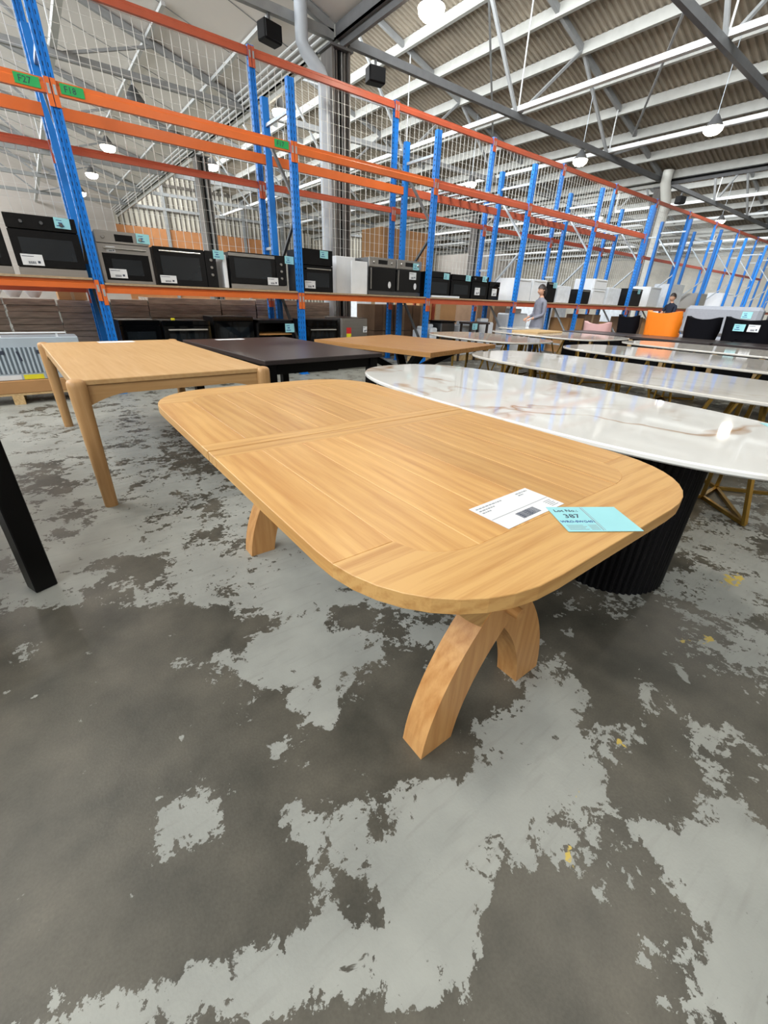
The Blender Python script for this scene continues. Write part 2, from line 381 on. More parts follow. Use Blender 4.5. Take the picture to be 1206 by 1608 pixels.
# floor material: worn pale paint over concrete
def floor_material():
    m, nt, b = new_mat('worn painted concrete'); L = nt.links
    at = N(nt, 'ShaderNodeAttribute', attribute_name='paint'); ay = N(nt, 'ShaderNodeAttribute', attribute_name='yellow')
    tc = N(nt, 'ShaderNodeTexCoord')
    def noise(sc, det, dist=0.0, rough=.55):
        n = N(nt, 'ShaderNodeTexNoise'); n.inputs['Scale'].default_value = sc; n.inputs['Detail'].default_value = det; n.inputs['Distortion'].default_value = dist; n.inputs['Roughness'].default_value = rough
        L.new(tc.outputs['Object'], n.inputs['Vector']); return n.outputs['Fac']
    def math_(op, a, bv, c=None):
        n = N(nt, 'ShaderNodeMath', operation=op)
        for i, q in enumerate((a, bv, c)):
            if q is None: continue
            if isinstance(q, (int, float)): n.inputs[i].default_value = q
            else: L.new(q, n.inputs[i])
        return n.outputs[0]
    big = noise(3.0, 6, .2, .6); mid = noise(9.0, 8, .3, .7); fine = noise(34, 5, .2, .7)
    s = math_('MULTIPLY_ADD', math_('SUBTRACT', big, .5), 1.5, at.outputs['Fac'])
    s = math_('MULTIPLY_ADD', math_('SUBTRACT', mid, .5), 1.7, s)
    s = math_('MULTIPLY_ADD', math_('SUBTRACT', fine, .5), .9, s)
    mr = N(nt, 'ShaderNodeMapRange'); mr.inputs[1].default_value = .485; mr.inputs[2].default_value = .515; L.new(s, mr.inputs[0])
    # loose chips of paint and pits worn through it
    chip = N(nt, 'ShaderNodeMapRange'); chip.inputs[1].default_value = .67; chip.inputs[2].default_value = .69; L.new(noise(8.0, 5, .3, .6), chip.inputs[0])
    pit = N(nt, 'ShaderNodeMapRange'); pit.inputs[1].default_value = .31; pit.inputs[2].default_value = .335; L.new(noise(13.0, 5, .4, .62), pit.inputs[0])
    mask = math_('MINIMUM', math_('MAXIMUM', mr.outputs[0], chip.outputs[0]), pit.outputs[0])
    # concrete
    c1 = noise(5, 6); cr = N(nt, 'ShaderNodeValToRGB'); cr.color_ramp.elements[0].position = .3; cr.color_ramp.elements[0].color = srgb(66, 65, 58); cr.color_ramp.elements[1].position = .72; cr.color_ramp.elements[1].color = srgb(99, 95, 85)
    L.new(c1, cr.inputs[0])
    sp = noise(140, 3); cs = N(nt, 'ShaderNodeMixRGB', blend_type='OVERLAY'); cs.inputs[0].default_value = .25; L.new(cr.outputs[0], cs.inputs[1]); L.new(sp, cs.inputs[2])
    p1 = noise(4, 5); pr = N(nt, 'ShaderNodeValToRGB'); pr.color_ramp.elements[0].position = .3; pr.color_ramp.elements[0].color = srgb(143, 145, 139); pr.color_ramp.elements[1].position = .7; pr.color_ramp.elements[1].color = srgb(161, 163, 156)
    L.new(p1, pr.inputs[0])
    # grime scratches on the paint
    mp = N(nt, 'ShaderNodeMapping'); mp.inputs['Scale'].default_value = (2, 14, 2); mp.inputs['Rotation'].default_value = (0, 0, .5); L.new(tc.outputs['Object'], mp.inputs[0])
    ns = N(nt, 'ShaderNodeTexNoise'); ns.inputs['Scale'].default_value = 3; ns.inputs['Detail'].default_value = 5; L.new(mp.outputs[0], ns.inputs['Vector'])
    g = N(nt, 'ShaderNodeMapRange'); g.inputs[1].default_value = .55; g.inputs[2].default_value = .8; g.inputs[3].default_value = 0; g.inputs[4].default_value = .35; L.new(ns.outputs['Fac'], g.inputs[0])
    pm = N(nt, 'ShaderNodeMixRGB'); L.new(g.outputs[0], pm.inputs[0]); L.new(pr.outputs[0], pm.inputs[1]); pm.inputs[2].default_value = srgb(120, 119, 112)
    mx = N(nt, 'ShaderNodeMixRGB'); L.new(mask, mx.inputs[0]); L.new(cs.outputs[0], mx.inputs[1]); L.new(pm.outputs[0], mx.inputs[2])
    yn = noise(30, 3); ys = math_('MULTIPLY_ADD', math_('SUBTRACT', yn, .5), 1.2, ay.outputs['Fac'])
    yr = N(nt, 'ShaderNodeMapRange'); yr.inputs[1].default_value = .5; yr.inputs[2].default_value = .56; L.new(ys, yr.inputs[0])
    my = N(nt, 'ShaderNodeMixRGB'); L.new(yr.outputs[0], my.inputs[0]); L.new(mx.outputs[0], my.inputs[1]); my.inputs[2].default_value = srgb(196, 172, 84)
    L.new(my.outputs[0], b.inputs['Base Color'])
    rr = N(nt, 'ShaderNodeMapRange'); rr.inputs[3].default_value = .42; rr.inputs[4].default_value = .5; L.new(mask, rr.inputs[0]); L.new(rr.outputs[0], b.inputs['Roughness'])
    bp = N(nt, 'ShaderNodeBump'); bp.inputs['Strength'].default_value = .25; bp.inputs['Distance'].default_value = .004
    L.new(math_('MULTIPLY_ADD', sp, .4, mask), bp.inputs['Height']); L.new(bp.outputs[0], b.inputs['Normal'])
    return m
M['floor'] = floor_material()

# ------------------------------------------------------------------ floor
# where the old paint survives: floor position, ellipse form (xx, xy, yy) in 1/m2, weight
PAINT = [
 (-0.344, 1.644, 549.37, 5.91, 80.01, 0.5), (0.311, 1.181, 23.77, 3.04, 29.58, 0.62), (0.546, 0.977, 23.37, 0.69, 16.87, 0.55), (0.779, 1.156, 27.05, 18.85, 28.91, 0.5),
 (0.243, 0.782, 1245.01, -48.21, 727.36, 0.6), (0.426, 0.808, 1015.32, -374.44, 513.9, 0.6), (-0.113, 1.114, 1883.95, -86.5, 255.52, 0.6), (-0.03, 0.748, 78.89, -17.85, 257.15, 0.62),
 (0.02, 0.677, 476.97, 46.91, 246.07, 0.4), (0.198, 0.581, 1192.64, 130.7, 566.85, 0.5), (0.4, 0.415, 59.87, 28.93, 46.19, 0.62), (0.297, 0.332, 75.1, 33.77, 45.05, 0.6),
 (0.398, 0.229, 73.5, 37.96, 158.26, 0.5), (0.172, 0.297, 64.1, 81.57, 254.58, 0.42), (-0.142, 0.455, 143.27, 271.06, 629.87, 0.52), (0.033, 0.356, 118.35, 110.18, 273.01, 0.42),
 (-0.258, 0.522, 319.35, 387.63, 668.3, 0.4), (0.283, 0.148, 237.73, 112.16, 274.53, 0.4), (0.857, 0.409, 22.6, -6.55, 46.39, 0.42), (0.989, 0.313, 39.41, -16.93, 51.42, 0.5),
 (0.665, 0.347, 36.37, 29.57, 92.06, 0.5), (0.845, 0.185, 87.99, 20.38, 87.3, 0.48), (0.669, 0.166, 121.81, 46.43, 212.34, 0.35), (0.948, -0.103, 31.72, 2.72, 71.29, 0.75),
 (1.018, -0.186, 42.14, -79.41, 453.26, 0.5), (0.712, 0.026, 329.46, 103.47, 1008.39, 0.5), (0.75, -0.2, 116.76, 85.95, 245.23, 0.5), (1.368, 0.014, 63.52, 24.0, 148.85, 0.45),
 (1.225, 0.184, 71.81, -11.97, 233.02, 0.2), (1.971, 0.132, 8.87, 2.79, 38.9, 0.45), (1.389, 0.236, 331.98, -362.1, 1059.13, 0.5), (1.604, 0.458, 31.99, -5.27, 28.23, 0.42),
 (2.413, 0.516, 3.39, -1.07, 10.63, 0.28), (2.621, 0.231, 5.25, -5.5, 44.07, 0.3), (0.579, 0.34, 124.15, 87.67, 208.24, 0.3), (0.643, -0.076, 738.17, 67.95, 2158.27, 0.4),
 (0.963, 0.799, 40.33, 3.21, 58.0, 0.35), (1.203, 0.473, 46.81, -41.95, 109.18, 0.35),]
HOLES = [
 (0.255, 0.322, 264.23, 127.23, 335.14, 0.75), (0.383, 0.446, 501.88, 130.82, 595.45, 0.5), (0.112, 0.246, 4265.92, 3202.74, 5784.61, 0.4), (0.514, 0.144, 113.18, 10.74, 198.78, 0.4),
 (0.693, 0.527, 50.82, -14.24, 64.15, 0.35), (0.41, 0.656, 104.76, -16.3, 80.53, 0.4), (-0.039, 1.136, 34.11, 14.75, 26.48, 0.4), (-0.276, 1.003, 77.02, 12.96, 21.67, 0.5),
 (0.054, 0.512, 106.04, 18.52, 73.07, 0.45), (0.554, 0.013, 61.42, 46.91, 123.69, 0.4), (0.095, 2.029, 69.91, 43.18, 73.25, 0.6), (-0.278, 3.473, 25.93, 3.88, 6.62, 0.3),
 (1.165, 3.56, 2.63, 0.09, 1.72, 0.35), (1.206, 2.974, 12.54, 0.36, 9.29, 0.3), (1.117, 2.096, 34.1, -10.27, 19.03, 0.2), (0.078, 1.529, 44.39, 51.55, 75.84, 0.6),
 (0.746, 1.107, 134.88, 91.35, 198.23, 0.45), (0.687, 0.705, 33.46, 3.72, 41.38, 0.3), (1.598, 0.351, 8.27, 2.0, 24.55, 0.4), (1.026, 0.095, 41.82, 20.91, 110.37, 0.3),]
YEL = [
 (1.113, 0.172, 865.79, 145.59, 2420.98), (0.708, 0.129, 1624.22, 1440.0, 3210.96), (0.677, 0.093, 2606.9, 2714.13, 5058.07), (2.467, 0.271, 79.78, 4.03, 404.74),
 (1.859, 0.189, 321.13, 178.18, 1118.56), (1.79, 0.246, 548.12, -193.21, 2439.2), (0.86, 0.184, 2480.15, 505.95, 5659.72), (0.821, 0.125, 2927.75, 867.97, 6856.35),]
EDGE = (-0.218, 1.862, 2.450, 0.123)      # long joint across the floor: beyond it the coat is nearly complete
WEST = (1.015, 1.096, 2.437, 2.788)      # west of this line the paint has worn less
def side(l, x, y):
    """signed distance, positive to the left of the line"""
    dx, dy = l[2]-l[0], l[3]-l[1]
    return (dx*(y-l[1]) - dy*(x-l[0]))/math.hypot(dx, dy)
def sig(t): return 1/(1+math.exp(max(-50, min(50, -t))))
def fields(x, y):
    far = sig(side(EDGE, x, y)/.014); fx = sig(side(WEST, x, y)/.11)
    f = .16 + far*(.50*fx + .18*(1-fx))
    for cx, cy, a, b, d, wt in PAINT:
        dx, dy = x-cx, y-cy; q = a*dx*dx + 2*b*dx*dy + d*dy*dy
        if q < 6: f += .85*wt*math.exp(-q*.75)
    for cx, cy, a, b, d, wt in HOLES:
        dx, dy = x-cx, y-cy; q = a*dx*dx + 2*b*dx*dy + d*dy*dy
        if q < 6: f -= wt*math.exp(-q)
    yv = 0
    for cx, cy, a, b, d in YEL:
        dx, dy = x-cx, y-cy; q = a*dx*dx + 2*b*dx*dy + d*dy*dy
        if q < 6: yv = max(yv, .62*math.exp(-q*.6))
    return max(-.3, min(1.0, f)), yv
def build_floor():
    def axis(lo, a, b_, hi, st, n1, n2):
        r = [lo + (a-lo)*i/n1 for i in range(n1)]; k = int(round((b_-a)/st)); r += [a + (b_-a)*i/k for i in range(k)]; r += [b_ + (hi-b_)*(i/n2)**1.6 for i in range(n2+1)]
        return r
    xs = axis(VAL[0], -1.2, 4.2, VAL[4], .03, 4, 24); ys = axis(Y0, -.6, 4.6, Y1, .03, 6, 24)
    nx, ny = len(xs), len(ys)
    vs = [(x, y, 0) for y in ys for x in xs]
    fs = [(j*nx+i, j*nx+i+1, (j+1)*nx+i+1, (j+1)*nx+i) for j in range(ny-1) for i in range(nx-1)]
    me = bpy.data.meshes.new('floor'); me.from_pydata(vs, [], fs)
    A = me.attributes.new('paint', 'FLOAT', 'POINT'); B = me.attributes.new('yellow', 'FLOAT', 'POINT')
    pa, ya = [], []
    for x, y, _ in vs:
        a_, b_ = fields(x, y); pa.append(a_); ya.append(b_)
    A.data.foreach_set('value', pa); B.data.foreach_set('value', ya)
    me.materials.append(M['floor'])
    o = bpy.data.objects.new('floor', me); COL.objects.link(o); o['kind'] = 'structure'; o['label'] = 'worn concrete floor with flaking pale grey paint'
build_floor()

# ------------------------------------------------------------------ shell: walls, roof
def struct(o, label=None):
    o['kind'] = 'structure'
    if label: o['label'] = label
    return o
def roof_z(x, i): return EAVE + SLOPE*(VAL[i+1] - x)          # long slope of bay i
# roof planes
def plane_roof(i, name, mat):
    x0, x1 = VAL[i] + .15, VAL[i+1]
    if i == 0:
        mb = MB(); mb.add([(x0, Y0, roof_z(x0, i)), (x1, Y0, roof_z(x1, i)), (x1, Y1, roof_z(x1, i)), (x0, Y1, roof_z(x0, i)),
                (x0, Y0, roof_z(x0, i)+.06), (x1, Y0, roof_z(x1, i)+.06), (x1, Y1, roof_z(x1, i)+.06), (x0, Y1, roof_z(x0, i)+.06)],
               [(0,3,2,1),(4,5,6,7),(0,1,5,4),(1,2,6,5),(2,3,7,6),(3,0,4,7)])
        return struct(mb.build(name, mat), 'pale flat-lined sloping ceiling')
    per, amp = .155, .022; n = int((Y1-Y0)/per); vs = []; fs = []
    prof = []
    for k in range(n):
        y = Y0 + k*per
        prof += [(y, 0), (y+per*.30, 0), (y+per*.42, amp*2), (y+per*.88, amp*2)]
    prof.append((Y1, 0))
    for x in (x0, x1):
        for y, d in prof: vs.append((x, y, roof_z(x, i) + d))
    m_ = len(prof)
    fs = [(k, k+1, m_+k+1, m_+k) for k in range(m_-1)]
    return struct(MB().add(vs, fs).build(name, mat, recalc=False), 'corrugated roof sheeting seen from below')
plane_roof(0, 'ceiling', M['lining'])
for i in (1, 2, 3): plane_roof(i, 'ceiling', M['roof_sheet'])
# panel joints of the lined ceiling
for k in range(1, 20):
    y = 4.5 + (k-3)*1.43
    if y > Y1 - .5 or y < 2: continue
    mb = MB(); mb.bar((-2.5, y, roof_z(-2.5, 0)-.006), (5.3, y, roof_z(5.3, 0)-.006), .012, .01); struct(mb.build('trim_1', M['truss']))
# clerestory windows on the steep faces
for i in range(4):
    x = VAL[i] + .12; mbf = MB()
    wn = struct(empty('window_%d' % (i+1), (x, 0, EAVE)), 'tall clerestory glazing of the saw-tooth roof')
    n = 16
    for k in range(n+1):
        y = Y0 + (Y1-Y0)*k/n; mbf.box(-.04, y-.04, 0, .04, y+.04, APEX-EAVE)
    mbf.box(-.04, Y0, 0, .04, Y1, .12); mbf.box(-.04, Y0, APEX-EAVE-.12, .04, Y1, APEX-EAVE)
    mbf.build('window_frame', M['truss'], wn)
    for k in range(n):
        y = Y0 + (Y1-Y0)*k/n; MB().box(-.008, y+.04, .12, .008, y+(Y1-Y0)/n-.04, APEX-EAVE-.12).build('pane', M['white_cloth'], wn)
# end walls
def wall_box(name, x0, y0, z0, x1, y1, z1, mat, label):
    return struct(MB().box(x0, y0, z0, x1, y1, z1).build(name, mat), label)
wall_box('wall_back', VAL[0], Y1, 0, VAL[4], Y1+.25, 10, M['wall_white'], 'far end wall, white boarded')
wall_box('wall_front', VAL[0], Y0-.25, 0, VAL[4], Y0, 10, M['wall_white'], 'near end wall behind the viewer')
wall_box('wall_left', VAL[0]-.25, Y0, 0, VAL[0], Y1, EAVE, M['wall_white'], 'left side wall')
wall_box('wall_right', VAL[4], Y0, 0, VAL[4]+.25, Y1, EAVE+.3, M['clad'], 'right side wall')
# brick band and ribbed cladding on the far wall
bw = struct(MB().box(VAL[1]-.2, Y1-.14, 0, 14.6, Y1, 4.75).build('wall_back_brick', M['brick']), 'orange brick lower part of the far wall')
mb = MB()
x = VAL[1] - .2
while x < VAL[3]:
    zb = 4.75 if x < 14.5 else 0.0
    mb.add([(x, Y1-.04, zb), (x+.13, Y1-.04, zb), (x+.13, Y1-.04, 9.2), (x, Y1-.04, 9.2)], [(0,1,2,3)])
    mb.add([(x+.13, Y1-.04, zb), (x+.17, Y1-.10, zb), (x+.17, Y1-.10, 9.2), (x+.13, Y1-.04, 9.2)], [(0,1,2,3)])
    mb.mi = 1; mb.add([(x+.17, Y1-.10, zb), (x+.26, Y1-.10, zb), (x+.26, Y1-.10, 9.2), (x+.17, Y1-.10, 9.2)], [(0,1,2,3)]); mb.mi = 0  # rib strip coloured dark to stand for the shade between ribs
    mb.add([(x+.26, Y1-.10, zb), (x+.30, Y1-.04, zb), (x+.30, Y1-.04, 9.2), (x+.26, Y1-.10, 9.2)], [(0,1,2,3)])
    x += .30
struct(mb.build('wall_back_cladding', [M['clad'], M['rib_shade_rail']], recalc=False), 'pale ribbed cladding high on the far wall')
for q, z in enumerate((5.7, 7.0)):
    struct(MB().box(VAL[1], Y1-.22, z, VAL[3], Y1-.12, z+.14).build('trim_2', M['rib_shade_rail']))
for xx in (8.2, 10.4, 13.3, 16.2, 22, 25):
    struct(MB().box(xx-.09, Y1-.34, 0, xx+.09, Y1-.16, 8.8).build('trim_3', M['truss']))

# ------------------------------------------------------------------ roof steel
TY = [0.2, 4.5, 8.8, 13.05, 17.35, 21.6, 25.9, 30.2]
ORD = ['first', 'second', 'third', 'fourth', 'fifth', 'sixth', 'seventh', 'eighth', 'ninth', 'tenth', 'eleventh', 'twelfth', 'thirteenth', 'fourteenth', 'fifteenth', 'sixteenth']
BAYN = ['white-lined left bay', 'corrugated middle bay', 'bay past the white downpipe', 'farthest bay']
def truss(i, y, j):
    xa, xb = VAL[i]+.2, VAL[i+1]; CH = 5.27
    near = j <= 2
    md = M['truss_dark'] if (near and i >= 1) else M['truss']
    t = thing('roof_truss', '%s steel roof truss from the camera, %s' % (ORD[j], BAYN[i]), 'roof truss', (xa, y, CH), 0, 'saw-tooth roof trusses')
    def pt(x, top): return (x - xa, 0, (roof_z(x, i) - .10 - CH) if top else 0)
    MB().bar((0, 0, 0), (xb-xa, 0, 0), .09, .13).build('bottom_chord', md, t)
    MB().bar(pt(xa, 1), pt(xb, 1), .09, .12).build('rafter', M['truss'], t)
    B = [xa, xa+4.9, xb-3.92, xb]; T = [xa+.02, xa+2.55, xb-6.13, xb-1.9]
    B = [xa, VAL[i]+5.06, VAL[i]+9.48, xb]; T = [xa, VAL[i]+2.6, VAL[i]+7.27, VAL[i]+11.4]
    def web(a, b, w, m): MB().bar(a, b, w, w*.8).build('web', m, t)
    mw_ = M['truss']
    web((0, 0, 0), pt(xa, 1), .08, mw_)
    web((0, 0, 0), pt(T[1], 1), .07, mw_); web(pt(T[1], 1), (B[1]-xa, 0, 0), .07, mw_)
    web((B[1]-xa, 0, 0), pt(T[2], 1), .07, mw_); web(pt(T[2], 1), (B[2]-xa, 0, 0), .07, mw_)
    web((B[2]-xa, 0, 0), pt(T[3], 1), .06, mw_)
    for bx in (B[1], B[2]): MB().tube([(bx-xa+.03, 0, 0), pt(bx+.03, 1)], .018, 6).build('hanger_rod', M['white_paint'], t)
    return t
for i in range(4):
    for j, y in enumerate(TY):
        if i == 3 and j > 5: continue
        truss(i, y, j)
def linear(name, label, cat, a, b, w, h, mat, group):
    o = MB().bar((0, 0, 0), Vector(b)-Vector(a), w, h).build(name, mat); o.location = a
    return tag(o, label, cat, group)
# purlins of the corrugated bays
for i in (1, 2, 3):
    n = 10 if i == 1 else 8
    for k in range(n):
        x = VAL[i+1] - .15 - 1.2*k
        p = MB(); z = roof_z(x, i) - .07
        p.box(-.04, 0, -.13, .04, Y1-Y0-.2, .09).box(-.04, 0, -.145, .07, Y1-Y0-.2, -.13)
        o = p.build('roof_purlin', M['purlin']); o.location = (x, Y0+.1, z)
        tag(o, 'white roof purlin, %s up from the gutter, %s' % (ORD[k], BAYN[i]), 'purlin', 'white roof purlins')
# longitudinal ties at truss bottom nodes
for i in (0, 1, 2, 3):
    for q, dx in enumerate((5.06, 9.48)):
        if i == 0 and q == 0: continue
        linear('longitudinal_tie', 'bright white tie tube on bottom chords, %s one, %s' % (('lower-left', 'lower-right')[q], BAYN[i]), 'roof tie', (VAL[i]+dx, Y0+.1, 5.39), (VAL[i]+dx, Y1-.1, 5.39), .12, .10, M['white_paint'], 'longitudinal roof ties')
# diagonal roof bracing in bay 1, gutters
for i in range(1, 4):
    for q, (ya, yb) in enumerate(((Y0+.05, 8.7), (8.72, Y1-.3))):
        g = MB(); ln = yb-ya
        g.box(-.11, 0, 0, .11, ln, .03).box(-.11, 0, 0, -.09, ln, .19).box(.09, 0, 0, .11, ln, .19).box(-.03, 0, -.10, .03, ln, 0)
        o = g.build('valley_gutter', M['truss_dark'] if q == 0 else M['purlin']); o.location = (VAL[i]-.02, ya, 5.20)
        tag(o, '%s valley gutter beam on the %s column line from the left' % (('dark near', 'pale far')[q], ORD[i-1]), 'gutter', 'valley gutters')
for q, (dx, dz) in enumerate(((-.20, 5.30), (-.27, 5.36), (-.34, 5.42))):
    o = MB().tube([(0, 0, 0), (0, 25.0, 0)], .022, 6).build('service_pipe', M['white_paint']); o.location = (VAL[1]+dx, 8.9, dz)
    tag(o, 'white service pipe along the valley gutter, %s from it' % ORD[q], 'pipe', 'white service pipes')
for q, (xa, xb, ya, yb) in enumerate(((9.0, 14.5, 8.9, 13.0), (9.0, 14.5, 17.4, 13.1), (10, 16, 4.6, 8.7))):
    za, zb = roof_z(xa, 1)-.3, roof_z(xb, 1)-.3
    linear('wind_brace', '%s slanting wind brace under the corrugated roof from the camera' % ORD[q], 'brace', (xa, ya, za), (xb, yb, zb), .05, .05, M['truss'], 'roof wind braces')
# white conduit on the lined ceiling and tension strips
for q, (x, ya, yb) in enumerate(((3.35, 11.5, 21.0), (4.65, 9.5, 30.0))):
    linear('roof_conduit', ('short', 'long')[q] + ' white conduit running under the lined ceiling', 'conduit', (x, ya, roof_z(x, 0)-.05), (x, yb, roof_z(x, 0)-.05), .07, .06, M['white_paint'], 'ceiling conduits')

# ------------------------------------------------------------------ columns and downpipes
def column(x, y, label):
    t = thing('steel_column', label, 'column', (x, y, 0), 0, 'steel roof columns')
    MB().box(-.19, -.19, 0, -.155, .19, 5.06).box(.155, -.19, 0, .19, .19, 5.06).box(-.155, -.02, 0, .155, .02, 5.06).build('shaft', M['col'], t)
    MB().box(-.24, -.24, 0, .24, .24, .025).build('base_plate', M['col'], t)
    MB().box(-.24, -.22, 5.06, .24, .22, 5.095).build('cap_plate', M['truss_dark'], t)
    for q, dx in enumerate((-.12, -.06, 0, .05, .11)): MB().tube([(dx, -.12, .3), (dx, -.12, 5.05)], .018 if q % 2 else .026, 8).build('conduit', (M['truss'], M['col'], M['speaker'], M['truss'], M['col'])[q], t)
column(5.42, 8.8, 'weathered steel column with conduits beside the grey downpipe')
column(19.05, 8.8, 'steel column far right beside the white downpipe')
column(18.9, 17.35, 'steel column standing behind the far right racking')
column(5.5, 17.35, 'steel column standing deep behind the ovens')
o = MB().tube([(4.66, 8.62, 5.5), (4.66, 8.62, 4.95), (4.70, 8.6, 4.86), (4.96, 8.55, 4.64), (5.02, 8.55, 4.54), (5.02, 8.55, .0)], .105, 14).build('downpipe', M['pipe'], None, True)
tag(o, 'grey round downpipe with an offset bend on the near column', 'downpipe')
o = MB().tube([(18.5, 8.5, 5.45), (18.5, 8.5, 5.1), (18.7, 8.4, 4.6), (18.72, 8.4, 4.5), (18.72, 8.4, .05)], .16, 14).build('downpipe', M['pipe_white'], None, True)
tag(o, 'white round downpipe on the far right column', 'downpipe')
def speaker(x, y, z, rz, label):
    t = thing('loudspeaker', label, 'loudspeaker', (x, y, z), rz, 'black box loudspeakers on the truss')
    MB().box(-.17, -.12, -.13, .17, .10, .11, .02).build('cabinet', M['speaker'], t)
    MB().box(-.15, -.135, -.11, .15, -.12, .09).build('grille', M['black_mat'], t)
    MB().bar((0, 0, .11), (0, 0, .25), .04).build('bracket', M['truss_dark'], t)
speaker(4.17, 8.8, 4.98, .2, 'black box loudspeaker on the truss left of the near column')
speaker(6.30, 8.8, 4.98, -.2, 'black box loudspeaker on the truss right of the near column')
speaker(20.7, 8.8, 4.95, -.2, 'black box loudspeaker beside the far right column')
# high-bay lamps
def lamp(x, y, z, label, on=True, power=LAMPW, ztop=None):
    t = thing('high_bay_lamp', label, 'lamp', (x, y, z), 0, 'high bay lamps')
    MB().lathe([(.03, .24), (.05, .22), (.09, .16), (.13, .10), (.18, .02), (.185, .0), (.17, -.004)], n=18).build('shade', M['steel_dark'] if not on else M['truss_dark'], t, True)
    MB().lathe([(.06, -.14), (.13, -.12), (.185, -.07), (.20, .0), (.17, .004)], n=18).build('lens', M['lamp_glow'] if on else M['truss_dark'], t, True)
    MB().tube([(0, 0, .23), (0, 0, (ztop or z+.62) - z)], .008, 6).build('hanger', M['steel'], t)
    if on:
        d = bpy.data.lights.new('lamp_light', 'AREA'); d.shape = 'DISK'; d.size = .38; d.energy = power; d.color = (1.0, .95, .86)
        l = bpy.data.objects.new('lamp_light', d); COL.objects.link(l); l.parent = t; l.location = (0, 0, -.16)
for k, (y, on) in enumerate(((.2, True), (4.5, True), (8.8, True), (13.05, False), (17.35, True), (21.6, True), (25.9, True))):
    if y == 8.8: continue
    lamp(2.9, y, 4.88, ['lit lamp hanging overhead between the camera and the marble table', 'lit lamp hanging overhead above the light oak table', '', 'unlit dark bell lamp hanging left of the column', 'lit lamp on the lined ceiling side, nearest of the three glowing there', 'middle of three lit lamps glowing on the lined ceiling side', 'farthest of three lit lamps glowing on the lined ceiling side'][k], on, ztop=5.25)
for k, y in enumerate((4.5, 8.8)):
    lamp(-1.2, y, 4.88, 'lit lamp of the left row, %s one beyond the camera' % ORD[k], True, ztop=5.25)
for k, (x, y, z) in enumerate(((5.75, 6.65, 5.02), (13.6, 8.8, 4.95), (13.7, 5.55, 5.02), (27.0, 9.4, 5.05), (5.8, 11.9, 5.05), (6.0, 17.7, 5.0), (9.0, 1.0, 5.0), (13.6, 13.0, 5.0), (22.5, 13.0, 5.0), (22.5, 5.0, 5.0))):
    lamp(x, y, z, 'lit high bay lamp ' + ['glowing just right of the loudspeakers at the top edge', 'hanging under the corrugated roof above the middle racks', 'hanging at the upper right under the corrugated roof', 'small and far, beyond the white downpipe', 'glowing between the blue posts left of the column', 'far off below the gutter line, left of the column', 'above the cream stone tables', 'deep behind the mesh under the corrugated roof', 'far right, behind the racks', 'far right, above the sofas'][k], True, ztop=roof_z(x, 1 if x < 18.9 else 2)+.02)

# ------------------------------------------------------------------ pallet racking
RX0, RP, RY, RD = 0.72, 2.745, 6.80, 0.84        # first upright, bay pitch, front line, depth
RH = 3.77
def post_poly(w=.10, d=.075):
    h = w/2
    return [(-h, -d*.5), (-h*.62, -d*.5), (-h*.5, -d*.36), (-h*.12, -d*.36), (0, -d*.5), (h*.12, -d*.36), (h*.5, -d*.36), (h*.62, -d*.5), (h, -d*.5), (h, d*.5), (-h, d*.5)]
def slots(h, w=.10, d=.075):
    mb = MB(); z = .12
    while z < h - .05:
        for sx in (-1, 1):
            mb.box(sx*.028-.009, -d*.36-.0015, z, sx*.028+.009, -d*.36+.001, z+.034)
        mb.box(w/2-.0005, -.012, z+.01, w/2+.0012, .006, z+.034); mb.box(-w/2-.0012, -.012, z+.01, -w/2+.0005, .006, z+.034)
        z += .075
    return mb
_post = MB().prism(post_poly(), .012, RH).build('post', M['blue']); _slot = slots(RH).build('slots', M['hole']); _slot['kind'] = 'stuff'
_foot = MB().box(-.07, -.06, 0, .07, .06, .012).build('foot_plate', M['blue'])
POST, SLOT, FOOT = _post.data, _slot.data, _foot.data
for o in (_post, _slot, _foot): bpy.data.objects.remove(o)
def mk(name, data, parent, loc=(0, 0, 0), rot=(0, 0, 0)):
    o = bpy.data.objects.new(name, data); COL.objects.link(o); o.parent = parent; o.location = loc; o.rotation_euler = rot
    return o
def add_post(t, x, y, sl=True, flip=False):
    p = mk('post', POST, t, (x, y, 0), (0, 0, PI if flip else 0)); mk('foot_plate', FOOT, t, (x, y, 0))
    if sl: s_ = mk('slots', SLOT, p); s_['kind'] = 'stuff'
    return p
for k in range(0, 13):
    x = RX0 + RP*k
    t = thing('rack_upright_frame', 'blue slotted upright frame of the racking, %s from the left' % ORD[k], 'rack frame', (x, RY, 0), 0, 'blue upright frames of the front rack')
    add_post(t, 0, 0, k < 6); add_post(t, 0, RD, k < 6, True)
    zs = [.35, 1.5, 2.45, 3.5]
    for q in range(3):
        a, b = (0, .03, zs[q]), (0, RD-.03, zs[q+1]-.2)
        if q % 2: a, b = (0, RD-.03, zs[q]), (0, .03, zs[q+1]-.2)
        MB().bar(a, b, .035, .04, (1, 0, 0)).build('brace', M['steel_dark'] if k < 3 else M['steel'], t)
    MB().bar((0, .03, 3.45), (0, RD-.03, 3.45), .035, .04).build('brace', M['steel'], t)
    MB().bar((0, .03, .22), (0, RD-.03, .22), .035, .04).build('brace', M['steel'], t)
